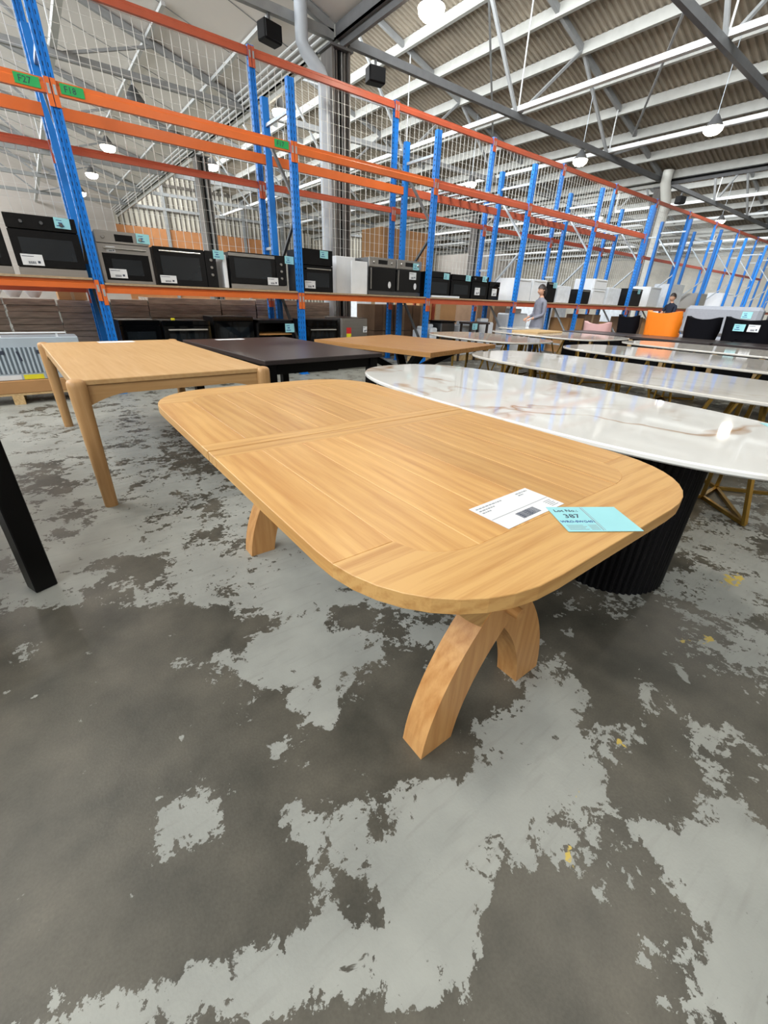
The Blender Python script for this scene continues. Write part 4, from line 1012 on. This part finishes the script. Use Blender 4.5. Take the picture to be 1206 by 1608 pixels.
    for y in (.55, 1.855):
        for sx in (-1, 1):
            yo = y + (.0 if sx < 0 else .012)
            f = lambda pts: [(XC+sx*p[0], p[1]) for p in pts]
            MB().slab(f(arc(((.232, 0), (.205, .25), (.0, .445)), .125, .125)), 'y', yo-.042, yo+.042).build('leg', M['oak_z'], t)
            MB().slab(f(arc(((.0, .41), (.16, .50), (.29, .69)), .12, .11)), 'y', yo-.040, yo+.040).build('arm', M['oak_x'], t)
        kn = MB().lathe([(.018, -.052), (.018, .052)], n=12).build('bolt', M['oak_z'], t, True); kn.location = (XC, y-.03, .43); kn.rotation_euler = (PI/2, 0, 0)
    MB().box(XC-.035, .59, .38, XC+.035, 1.82, .47, .005).build('stretcher', M['oak_y'], t)
main_table()
# lot sheet and card lying on the table
t = thing('label_sheet', 'white barcode sheet lying on the oak table', 'paper sheet', (.700, .451, .7653), .02)
MB().box(0, 0, 0, .223, .114, .0008).build('paper', M['paper'], t)
MB().box(.002, .046, .0008, .22, .0475, .0011).build('rule', M['ink_faint'], t)
mb = MB(); x = .072
random.seed(3)
while x < .138:
    w_ = random.choice((.0009, .0016, .0024)); mb.box(x, .010, .0008, x+w_, .036, .0011); x += w_ + random.choice((.0009, .0014))
mb.build('barcode', M['ink'], t)['kind'] = 'stuff'
mb = MB(); random.seed(5)
for y_, xa, xb in ((.099, .010, .105), (.088, .010, .065), (.078, .010, .04), (.100, .165, .212), (.091, .165, .185)):
    x = xa
    while x < xb: w_ = random.uniform(.004, .011); mb.box(x, y_, .0008, min(x+w_, xb), y_+.0042, .0011); x += w_ + .0025
mb.build('printed_lines', M['ink_faint'], t)['kind'] = 'stuff'
mb = MB()
for q in range(5): mb.box(.186, .010+q*.006, .0008, .214-.004*(q % 2), .0120+q*.006, .0011)
mb.build('small_print', M['ink_faint'], t)['kind'] = 'stuff'
t = thing('lot_card', 'pale blue lot card reading 387 at the near corner of the oak table', 'card', (.799, .369, .7665), math.radians(-33))
MB().box(0, 0, 0, .172, .118, .0008).build('card', M['cyan'], t)
text_mesh('lettering', 'Lot No.:', .017, M['ink'], t, (.010, .092, .0011)); text_mesh('lettering', '387', .026, M['ink'], t, (.022, .062, .0011)); text_mesh('lettering', 'WRO-SWG401', .0125, M['ink_blue'], t, (.003, .040, .0011))
mb = MB()
for q in range(4): mb.box(.008, .008+q*.006, .0008, .052-.006*(q % 2), .0098+q*.006, .0011); mb.box(.058, .008+q*.006, .0008, .078, .0098+q*.006, .0011)
mb.box(.0815, .004, .0008, .0835, .114, .0011); mb.box(.0865, .004, .0008, .0875, .114, .0011)
mb.build('print', M['ink_faint'], t)['kind'] = 'stuff'

# ------------------------------------------------------------------ white marble table on fluted drums
t = thing('marble_table', 'white veined marble oval table on black fluted drum bases, right of the oak table', 'dining table', (2.03, 1.29, 0))
MB().prism(ellipse(0, 0, .555, 1.265, 72, 2.7), .742, .765, .006).build('top', M['marble'], t, False)
MB().prism(ellipse(0, 0, .30, .95, 48, 2.4), .725, .742).build('sub_top', M['black_mat'], t)
def drum_profile(r, n, h):
    vs = []; fs = []
    for z in (0, h):
        for k in range(n*4):
            a = 2*PI*k/(n*4); rr = r - .009*(1 if k % 4 == 3 else 0) + .0*(k % 4)
            rr = r - (0.010 if k % 4 == 0 else .003 if k % 4 in (1, 3) else 0)
            vs.append((rr*math.cos(a), rr*math.sin(a), z))
    m_ = n*4
    for k in range(m_): fs.append((k, (k+1) % m_, m_+(k+1) % m_, m_+k))
    fs.append(tuple(range(m_))[::-1]); fs.append(tuple(m_+k for k in range(m_)))
    return vs, fs
for y in (-.555, .62):
    v_, f_ = drum_profile(.275, 58, .725)
    o = MB().add(v_, f_).build('fluted_drum', M['flute'], t); o.location = (.03, y, 0)
t2 = thing('lot_card', 'pale blue lot card on the marble table at the right picture edge', 'card', (2.36, .36, .7655), -.9)
MB().box(0, 0, 0, .172, .118, .0008).build('card', M['cyan'], t2); mb = MB()
for q in range(4): mb.box(.015+.02*q, .045, .0008, .028+.02*q, .075, .0011)
mb.build('handwriting', M['ink_blue'], t2)['kind'] = 'stuff'

# ------------------------------------------------------------------ light oak table
def light_table():
    W_, D_ = 1.15, 2.2
    t = thing('dining_table', 'light oak rectangular table with flush rounded legs, left of the foreground table', 'dining table', (.045, 2.82, 0), math.radians(2.5))
    MB().box(.02, .02, .722, W_-.02, D_-.02, .752, .004).build('top', M['light_y'], t)
    for sx in (0, 1):
        for sy in (0, 1):
            cx, cy = (.035 if sx == 0 else W_-.035), (.035 if sy == 0 else D_-.035)
            mb = MB(); n = 16; rings = []
            for z, r in ((0, .036), (.3, .040), (.62, .045), (.72, .046), (.742, .044), (.752, .036), (.757, .020)):
                for k in range(n):
                    a = 2*PI*k/n; c, s_ = math.cos(a), math.sin(a)
                    mb.v.append((cx + r*math.copysign(abs(c)**.75, c), cy + r*math.copysign(abs(s_)**.75, s_), z))
            for r in range(6):
                for k in range(n): mb.f.append((r*n+k, r*n+(k+1) % n, (r+1)*n+(k+1) % n, (r+1)*n+k)); mb.m.append(0)
            mb.f.append(tuple(range(n))[::-1]); mb.f.append(tuple(6*n+k for k in range(n))); mb.m += [0, 0]
            mb.build('leg', M['light_z'], t, True)
    def apron(a, b):        # lower edge sweeps down at the legs
        pr = [(a, .721), (b, .721)]
        for k in range(9): u = k/8; pr.append((b - .20*u, .61 + .055*math.sin(u*PI/2)))
        for k in range(9): u = 1-k/8; pr.append((a + .20*u, .61 + .055*math.sin(u*PI/2)))
        return pr
    for y in (.03, D_-.055): MB().slab(apron(.07, W_-.07), 'y', y, y+.025).build('apron', M['light_x'], t)
    for x in (.03, W_-.055): MB().slab(apron(.07, D_-.07), 'x', x, x+.025).build('apron', M['light_y'], t)
    return t
light_table()
t = thing('label_sheet', 'white paper sheet lying at the far end of the light oak table', 'paper sheet', (.40, 4.84, .7525), .05)
MB().box(0, 0, 0, .3, .14, .0008).build('paper', M['paper'], t)
# ------------------------------------------------------------------ dark tables
def frame_table(name, label, loc, rz, W_, D_, H_, th, tm, lm, leg=.08, inset_=.03, apr=.08, planks=0):
    t = thing(name, label, 'dining table', loc, rz)
    if planks:
        for k in range(planks): MB().box(W_*k/planks+.0008, 0, H_-th, W_*(k+1)/planks-.0008, D_, H_, .002).build('plank', tm, t)
    else: MB().box(0, 0, H_-th, W_, D_, H_, .004).build('top', tm, t)
    for x in (inset_, W_-inset_-leg):
        for y in (inset_, D_-inset_-leg): MB().box(x, y, 0, x+leg, y+leg, H_-th, .004).build('leg', lm, t)
    for y in (inset_+.02, D_-inset_-.04): MB().box(inset_+leg, y, H_-th-apr, W_-inset_-leg, y+.022, H_-th).build('apron', lm, t)
    for x in (inset_+.02, W_-inset_-.04): MB().box(x, inset_+leg, H_-th-apr, x+.022, D_-inset_-leg, H_-th).build('apron', lm, t)
    return t
frame_table('dining_table', 'black stained rectangular table between the light oak table and the star-legged one', (1.275, 3.13, 0), math.radians(4.5), 1.17, 1.78, .76, .035, M['ebony'], M['black_wood'])
t = thing('label_sheet', 'white paper sheet at the far end of the black table', 'paper sheet', (1.45, 4.75, .7605), .1)
MB().box(0, 0, 0, .3, .1, .0008).build('paper', M['paper'], t)
frame_table('dining_table', 'black table at the left picture edge showing only its leg', (-1.40, 1.60, 0), math.radians(22), 1.28, 2.0, .76, .035, M['ebony'], M['black_wood'], leg=.085, inset_=.01)
def star_table():
    W_, D_ = 1.50, 1.62
    t = thing('dining_table', 'brown oak table with black slanted star legs behind the marble table', 'dining table', (2.96, 3.13, 0), math.radians(15))
    n = 10
    for k in range(n): MB().box(W_*k/n+.0006, 0, .705, W_*(k+1)/n-.0006, D_, .752, .002).build('plank', M['mid_y'], t)
    c = Vector((W_/2, D_/2, .36))
    for sx, sy in ((-1, -1), (1, -1), (1, 1), (-1, 1)):
        d = Vector((sx*.46, sy*.50, .345))
        MB().bar(c - Vector((sx*.02, sy*.02, 0)), c + d, .09, .07).build('leg', M['black_wood'], t)
        MB().bar(c + Vector((sx*.0, 0, 0)), c + Vector((sx*.46, sy*.50, -.325)), .09, .07).build('leg', M['black_wood'], t)
    MB().lathe([(.09, -.06), (.09, .06)], n=12).build('hub', M['black_wood'], t).location = c
    return t
star_table()

# ------------------------------------------------------------------ cream stone tables on gold frames
def gold_frame(t, y, W_, H_=.72, n='gold_frame'):
    r = .016
    mb = MB(); a = W_*.36
    for sx in (-1, 1):
        mb.bar((sx*a, y-.30, .016), (sx*a*.35, y+.02, .016), .023); mb.bar((sx*a*.35, y+.02, .016), (sx*a, y+.32, .016), .023)
        mb.bar((sx*a, y-.30, .016), (sx*a*.75, y-.12, H_), .023); mb.bar((sx*a*.35, y+.02, 0.016), (sx*a*.35, y+.02, H_), .023); mb.bar((sx*a, y+.32, .016), (sx*a*.75, y+.14, H_), .023)
    mb.bar((-a*.35, y+.02, .016), (a*.35, y+.02, .016), .023); mb.bar((-a, y-.3, .016), (a*.35, y+.02, .016), .023)
    mb.bar((-a*.8, y+.02, H_-.015), (a*.8, y+.02, H_-.015), .023)
    return mb.build(n, M['gold'], t)
def stone_table(label, x0, x1, y0, y1, p=2.8, H_=.76, rz=0, mat='stone', frames=2):
    cx, cy = (x0+x1)/2, (y0+y1)/2
    t = thing('stone_table', label, 'dining table', (cx, cy, 0), rz, 'cream stone tables on gold frames')
    MB().prism(ellipse(0, 0, (x1-x0)/2, (y1-y0)/2, 56, p), H_-.022, H_, .005).build('top', M[mat], t)
    MB().prism(ellipse(0, 0, (x1-x0)/2-.12, (y1-y0)/2-.14, 40, p), H_-.036, H_-.022).build('sub_top', M['black_mat'], t)
    L_ = (y1-y0)
    for q in range(frames): gold_frame(t, -L_*.27 + L_*.54*q, (x1-x0), H_-.036)
    return t
stone_table('long cream stone table directly behind the white marble one', 3.06, 4.20, .05, 2.99, 3.2)
stone_table('cream stone table in the second row behind the marble one', 4.80, 6.12, .25, 3.10, 3.2)
stone_table('cream stone table beyond the star-legged oak table', 4.62, 5.90, 3.45, 5.28, 3.0)
stone_table('cream stone table in front of the person in grey', 6.35, 8.05, 3.40, 5.45, 4.0)
stone_table('small cream stone table at the feet of the person in grey', 7.62, 8.65, 5.62, 6.22, 3.0, frames=1)
stone_table('cream stone table in front of the dark bench row', 6.55, 7.75, .20, 3.2, 3.2)
o = MB().box(0, 0, 0, .9, .5, .03, .003).build('table_leaf', M['pallet_wood']); o.location = (6.7, 4.5, .7605); o.rotation_euler = (0, 0, .1); tag(o, 'pale wooden leaf lying on the stone table before the person in grey', 'table leaf')
# long dark bench units
for q in range(3):
    y = 1.15 + 1.32*q
    t = thing('bench_unit', 'long dark low unit with wooden dividers below the chairs, %s from the right' % ORD[q], 'bench', (8.3, y, 0), 0, 'dark bench units')
    MB().box(0, 0, .72, 1.0, 1.28, .76, .004).build('top', M['ebony'], t)
    MB().box(.04, .02, .0, .96, 1.26, .30, .004).build('base', M['black_mat'], t)
    for k in range(2): MB().box(.0, .06+.6*k, .32, .94, .56+.6*k, .70, .006).build('drawer', M['black_mat'], t)
    for k in range(2): MB().box(.02, .575+.60*k, .30, .90, .645+.60*k, .72, .004).build('divider', M['pallet_wood'], t)
# platform and seating
t = thing('display_platform', 'low timber platform carrying the chairs and sofas', 'platform', (9.4, 1.2, 0), 0)
for k in range(8): MB().box(0, .52*k, .31, 3.2, .52*k+.5, .34).build('board', M['pallet_wood'], t)
for k in range(4): MB().box(.05+1.0*k, 0, 0, .15+1.0*k, 4.14, .31).build('bearer', M['pallet_wood'], t)
PZ = .34
def shell_chair(label, x, y, rz, mat, w_=.60, h=.84, name='tub_chair', tuft=False, cards=False):
    t = thing(name, label, 'chair', (x, y, PZ+.008), rz)
    # curved back shell
    mb = MB(); n = 14
    for k in range(n+1):
        a = PI*(.02 + .96*k/n); c, s_ = math.cos(a), math.sin(a)
        c, s_ = math.copysign(abs(c)**.55, c), abs(s_)**.55
        hh = h - .05 + .05*abs(c)**2 - (.22 if s_ < .35 else 0)
        for rr, z in ((w_*.5, .30), (w_*.5+.04, hh), (w_*.5-.03, hh), (w_*.5-.07, .30)): mb.v.append((rr*c, rr*s_*.85, z))
    for k in range(n):
        for q in range(4): mb.f.append((k*4+q, (k+1)*4+q, (k+1)*4+(q+1) % 4, k*4+(q+1) % 4)); mb.m.append(0)
    mb.f.append((0, 1, 2, 3)); mb.f.append((n*4+3, n*4+2, n*4+1, n*4)); mb.m += [0, 0]
    bk = mb.build('backrest', mat, t, True)
    if tuft:
        for r in range(3):
            for k in range(2, 12, 2):
                a = PI*(.02+.96*(k+(r % 2))/n); q_ = MB().lathe([(.006, 0), (.02, .008), (.006, .016)], n=8).build('tuft_button', mat, bk); q_.location = ((w_*.5+.035)*math.cos(a), (w_*.5+.035)*.85*math.sin(a), .44+.13*r)
    if cards:
        for q in range(2):
            sh = sheet(t, (.17, -.03)[q], w_*.5*.85+.045, h*.72, .16, .11, (M['cyan'], M['paper'])[q], 'price_card'); sh.rotation_euler = (0, 0, PI)
    MB().prism(ellipse(0, 0.0, w_*.46, w_*.40, 24, 2.6), .34, .46, .02).build('seat', mat, t)
    for sx in (-1, 1):
        for sy in (-1, 1): MB().tube([(sx*.2, sy*.18, .34), (sx*.25, sy*.23, 0)], [.02, .012], 8).build('leg', M['black_mat'], t)
    return t
shell_chair('orange tub chair among the dark seating at right', 9.85, 3.78, PI/2-.15, M['orange_seat'])
shell_chair('black velvet tub chair right of the orange one', 9.85, 3.13, PI/2+.1, M['black_seat'], .50, .77)
shell_chair('black buttoned armchair at the right picture edge', 9.85, 2.40, PI/2, M['black_seat'], .70, .79, tuft=True, cards=True, name='buttoned_armchair')
shell_chair('small black dome-backed chair left of the orange one', 9.85, 4.47, PI/2, M['black_seat'], .36, .74)
shell_chair('pink low chair left of the orange one', 9.75, 5.06, PI/2+.2, M['pink_seat'], .5, .58)
def sofa(label, x, y, w_, h, mat):
    t = thing('sofa', label, 'sofa', (x, y, PZ), 0)
    MB().box(0, 0, .10, .9, w_, .42, .05).build('base', M[mat], t); MB().box(0, 0, .42, .24, w_, h, .06).build('backrest', M[mat], t)
    for yy in (0, w_-.18): MB().box(.1, yy, .42, .9, yy+.18, .62, .05).build('armrest', M[mat], t)
    for k in range(2): MB().box(.25, .2+(w_-.4)/2*k, .42, .9, .2+(w_-.4)/2*(k+1)-.01, .52, .04).build('cushion', M[mat], t)
    for xx in (.06, .8):
        for yy in (.08, w_-.12): MB().box(xx, yy, 0, xx+.05, yy+.05, .1).build('foot', M['black_mat'], t)
    sheet(t, -.004, .3, h-.2, .16, .12, M['cyan'], 'price_card').rotation_euler = (0, 0, -PI/2)
    return t
sofa('grey upholstered sofa seen from behind at right', 10.75, 2.55, 1.3, .96, 'grey_sofa')
sofa('charcoal sofa seen from behind at the right picture edge', 10.75, 1.22, 1.25, 1.03, 'char_sofa')
sofa('grey sofa standing farther back on the platform', 11.68, 3.95, 1.25, .8, 'grey_sofa') if False else None

# ------------------------------------------------------------------ people
def skin_mesh(name, verts, edges, radii, mat, parent, sub=2):
    me = bpy.data.meshes.new(name); me.from_pydata(verts, edges, [])
    o = bpy.data.objects.new(name, me); COL.objects.link(o)
    md = o.modifiers.new('skin', 'SKIN'); md.use_smooth_shade = True; md.branch_smoothing = .6
    if not me.skin_vertices: me.skin_vertices.new()
    for i, r in enumerate(radii): me.skin_vertices[0].data[i].radius = r if isinstance(r, tuple) else (r, r); me.skin_vertices[0].data[i].use_root = (i == 0)
    sb = o.modifiers.new('sub', 'SUBSURF'); sb.levels = sub; sb.render_levels = sub
    dg = bpy.context.evaluated_depsgraph_get(); m2 = bpy.data.meshes.new_from_object(o.evaluated_get(dg)); m2.name = name
    bpy.data.objects.remove(o); m2.materials.clear()
    for m_ in (mat if isinstance(mat, (list, tuple)) else [mat]): m2.materials.append(m_)
    ob = bpy.data.objects.new(name, m2); COL.objects.link(ob); ob.parent = parent
    return ob
def person(label, loc, rz, top, legs, hair_long, pose, sc=1.0, sleeve=.0):
    """faces -y before rotation; z up, height about 1.6 m"""
    t = thing('person', label, 'person', loc, rz); t.scale = (sc, sc, sc)
    V = [(0,0,.92),(0,.0,1.08),(0,.0,1.24),(0,.015,1.36),(0,.005,1.43),(0,-.015,1.48)]
    E = [(0,1),(1,2),(2,3),(3,4),(4,5)]; Rr = [(.15,.115),(.135,.10),(.155,.11),(.12,.09),(.052,.052),(.055,.06)]
    def chain(start, pts, rs):
        p = start
        for q, r in zip(pts, rs): V.append(q); Rr.append(r); E.append((p, len(V)-1)); p = len(V)-1
        return p
    for s_ in (-1, 1):
        chain(0, [(s_*.09,0,.84),(s_*.095,-.01,.48),(s_*.10,.015,.10),(s_*.10,-.02,.045),(s_*.105,-.14,.03)], [.088,.056,.042,.038,(.04,.025)])
    hands = []
    for s_, (el, wr) in zip((-1, 1), pose):
        chain(3, [(s_*.15,.01,1.345), (s_*.175,.015,1.30), el, wr], [.052,.05,.042,.03]); hands.append((s_, Vector(el), Vector(wr)))
    b = skin_mesh('body', V, E, Rr, [M[top], M[legs], M['skin'], M['black_mat']], t, 2)
    for p in b.data.polygons:
        c = p.center; mi = 0
        if c.z < .86 and abs(c.x) < .24: mi = 1
        if c.z < .075: mi = 3
        if c.z > 1.425: mi = 2
        for s_, el, wr in hands:
            if (c - wr).length < (.07 + sleeve*.2): mi = 2
            d = wr - el; u = (c-el).dot(d)/d.length_squared
            if sleeve > 0 and u > -.15 and (c - (el+d*max(0, min(1, u)))).length < .075: mi = 2
        p.material_index = mi
    # head with face
    hd = MB(); n, m_ = 20, 14
    for j in range(m_+1):
        ph = PI*j/m_
        for k in range(n):
            a = 2*PI*k/n; x = .073*math.sin(ph)*math.sin(a); y = -.090*math.sin(ph)*math.cos(a); z = .115*math.cos(ph)
            if z < -.03: x *= 1 - (-.03-z)*2.6; y = y*(1-(-.03-z)*1.2) - (-.03-z)*.16
            fr = math.cos(a)
            if fr > .93 and -.035 < z < .02: y -= .020*(1-abs(z+.012)/.05)     # nose
            if fr > .6 and .005 < z < .03 and .25 < abs(math.sin(a)) < .65: y += .007   # eye sockets
            if fr > .85 and -.07 < z < -.05: y -= .004
            hd.v.append((x, y, z))
    for j in range(m_):
        for k in range(n): hd.f.append((j*n+k, j*n+(k+1) % n, (j+1)*n+(k+1) % n, (j+1)*n+k)); hd.m.append(0)
    h = hd.build('head', M['skin'], t, True); h.location = (0, -.02, 1.575); h.rotation_euler = (.28, 0, 0)
    for s_ in (-1, 1):
        e = MB().lathe([(.002, -.008), (.009, -.004), (.009, .004), (.002, .008)], n=10).build('eye', M['ink'], h); e.location = (s_*.028, -.079, .012); e.rotation_euler = (PI/2, 0, 0)
        e = MB().lathe([(.004, -.012), (.026, -.006), (.026, .004), (.006, .010)], n=10, sx=.6).build('ear', M['skin'], h, True); e.location = (s_*.073, .01, -.005); e.rotation_euler = (0, PI/2, 0)
    MB().box(-.02, -.092, -.062, .02, -.084, -.055, .002).build('mouth', M['red'] if False else M['skin'], h)
    hr = MB()
    for j in range(m_+1):
        ph = PI*j/m_
        for k in range(n):
            a = 2*PI*k/n; x = .083*math.sin(ph)*math.sin(a); y = -.103*math.sin(ph)*math.cos(a)+.007; z = .124*math.cos(ph)+.006
            if math.cos(a) > .25: z = max(z, .066 - .045*(1-math.cos(a)))
            elif z < (-.15 if hair_long else -.045): z = (-.15 if hair_long else -.045)
            if hair_long and math.cos(a) < .2: z -= .05*(1-math.cos(ph))*.5; y += .02*(1-math.cos(ph))*.4
            hr.v.append((x, y, z))
    for j in range(m_):
        for k in range(n): hr.f.append((j*n+k, j*n+(k+1) % n, (j+1)*n+(k+1) % n, (j+1)*n+k)); hr.m.append(0)
    g = hr.build('hair', M['hair'], h, True)
    # hands: palm with five separate bent fingers
    for s_, el, wr in hands:
        d = (wr-el).normalized(); side = d.cross(Vector((0, 0, 1)));
        side = side.normalized() if side.length > .1 else Vector((1, 0, 0)); up = side.cross(d).normalized()
        vs = [tuple(wr - d*.01), tuple(wr + d*.035), tuple(wr + d*.075)]; es = [(0, 1), (1, 2)]; rs = [.024, (.032, .016), (.036, .014)]
        for q in range(4):
            o_ = side*((q-1.5)*.018); L_ = (.066, .076, .072, .056)[q]
            i0 = len(vs); base = wr + d*.075 + o_
            vs += [tuple(base), tuple(base + d*L_*.5 - up*.008), tuple(base + d*L_*.85 - up*.034)]; es += [(2, i0), (i0, i0+1), (i0+1, i0+2)]; rs += [.0095, .0088, .0075]
        i0 = len(vs); th = wr + d*.03 + side*(s_*-.03)
        vs += [tuple(th), tuple(th + d*.03 + side*(s_*-.02) - up*.01), tuple(th + d*.055 + side*(s_*-.024) - up*.024)]; es += [(1, i0), (i0, i0+1), (i0+1, i0+2)]; rs += [.012, .010, .008]
        skin_mesh('hand', vs, es, rs, M['skin'], t, 1)
    return t
pw = person('person in a grey long-sleeved top standing by the racks, hands held in front', (9.15, 6.22, 0), math.radians(-112), 'grey_cloth', 'dark_cloth', True, (((-.20,.0,1.06),(-.10,-.22,.98)), ((.20,.0,1.06),(.08,-.23,.96))), .95)
# grey tunic hem
mb = MB(); n = 24
for z, rx, ry in ((.60, .215, .18), (.75, .20, .165), (.92, .175, .14), (1.05, .155, .12), (1.055, .12, .09)):
    for k in range(n): a = 2*PI*k/n; w_ = 1+.03*math.sin(5*a)*(1.05-z); mb.v.append((rx*w_*math.cos(a), ry*w_*math.sin(a), z))
for r in range(4):
    for k in range(n): mb.f.append((r*n+k, r*n+(k+1) % n, (r+1)*n+(k+1) % n, (r+1)*n+k)); mb.m.append(0)
mb.build('tunic', M['grey_cloth'], pw, True)
person('person in a navy t-shirt bending near the orange chair at right', (15.6, 6.0, 0), math.radians(-110), 'navy_cloth', 'dark_cloth', False, (((-.22,-.05,1.12),(-.18,-.25,1.0)), ((.22,-.08,1.10),(.16,-.24,.98))), .98, sleeve=.3)

# ------------------------------------------------------------------ far background goods beyond the racks
for q, (x, y, w_, h, m_) in enumerate(((9.3, 10.5, 1.6, 1.5, 'card_board'), (12.5, 11.0, 1.6, 1.7, 'card_dark'), (16.0, 10.8, 1.8, 1.6, 'white_cloth'), (21.0, 9.8, 1.6, 1.9, 'white_cloth'), (25.0, 9.4, 2.0, 1.9, 'white_cloth'), (7.7, 11.5, 1.2, 1.3, 'white_cloth'))):
    carton(x, y, 0, w_, 1.2, h, '%s large carton standing in the aisle behind the mesh, counted from the left' % ORD[q], m_, 'large cartons behind the mesh')
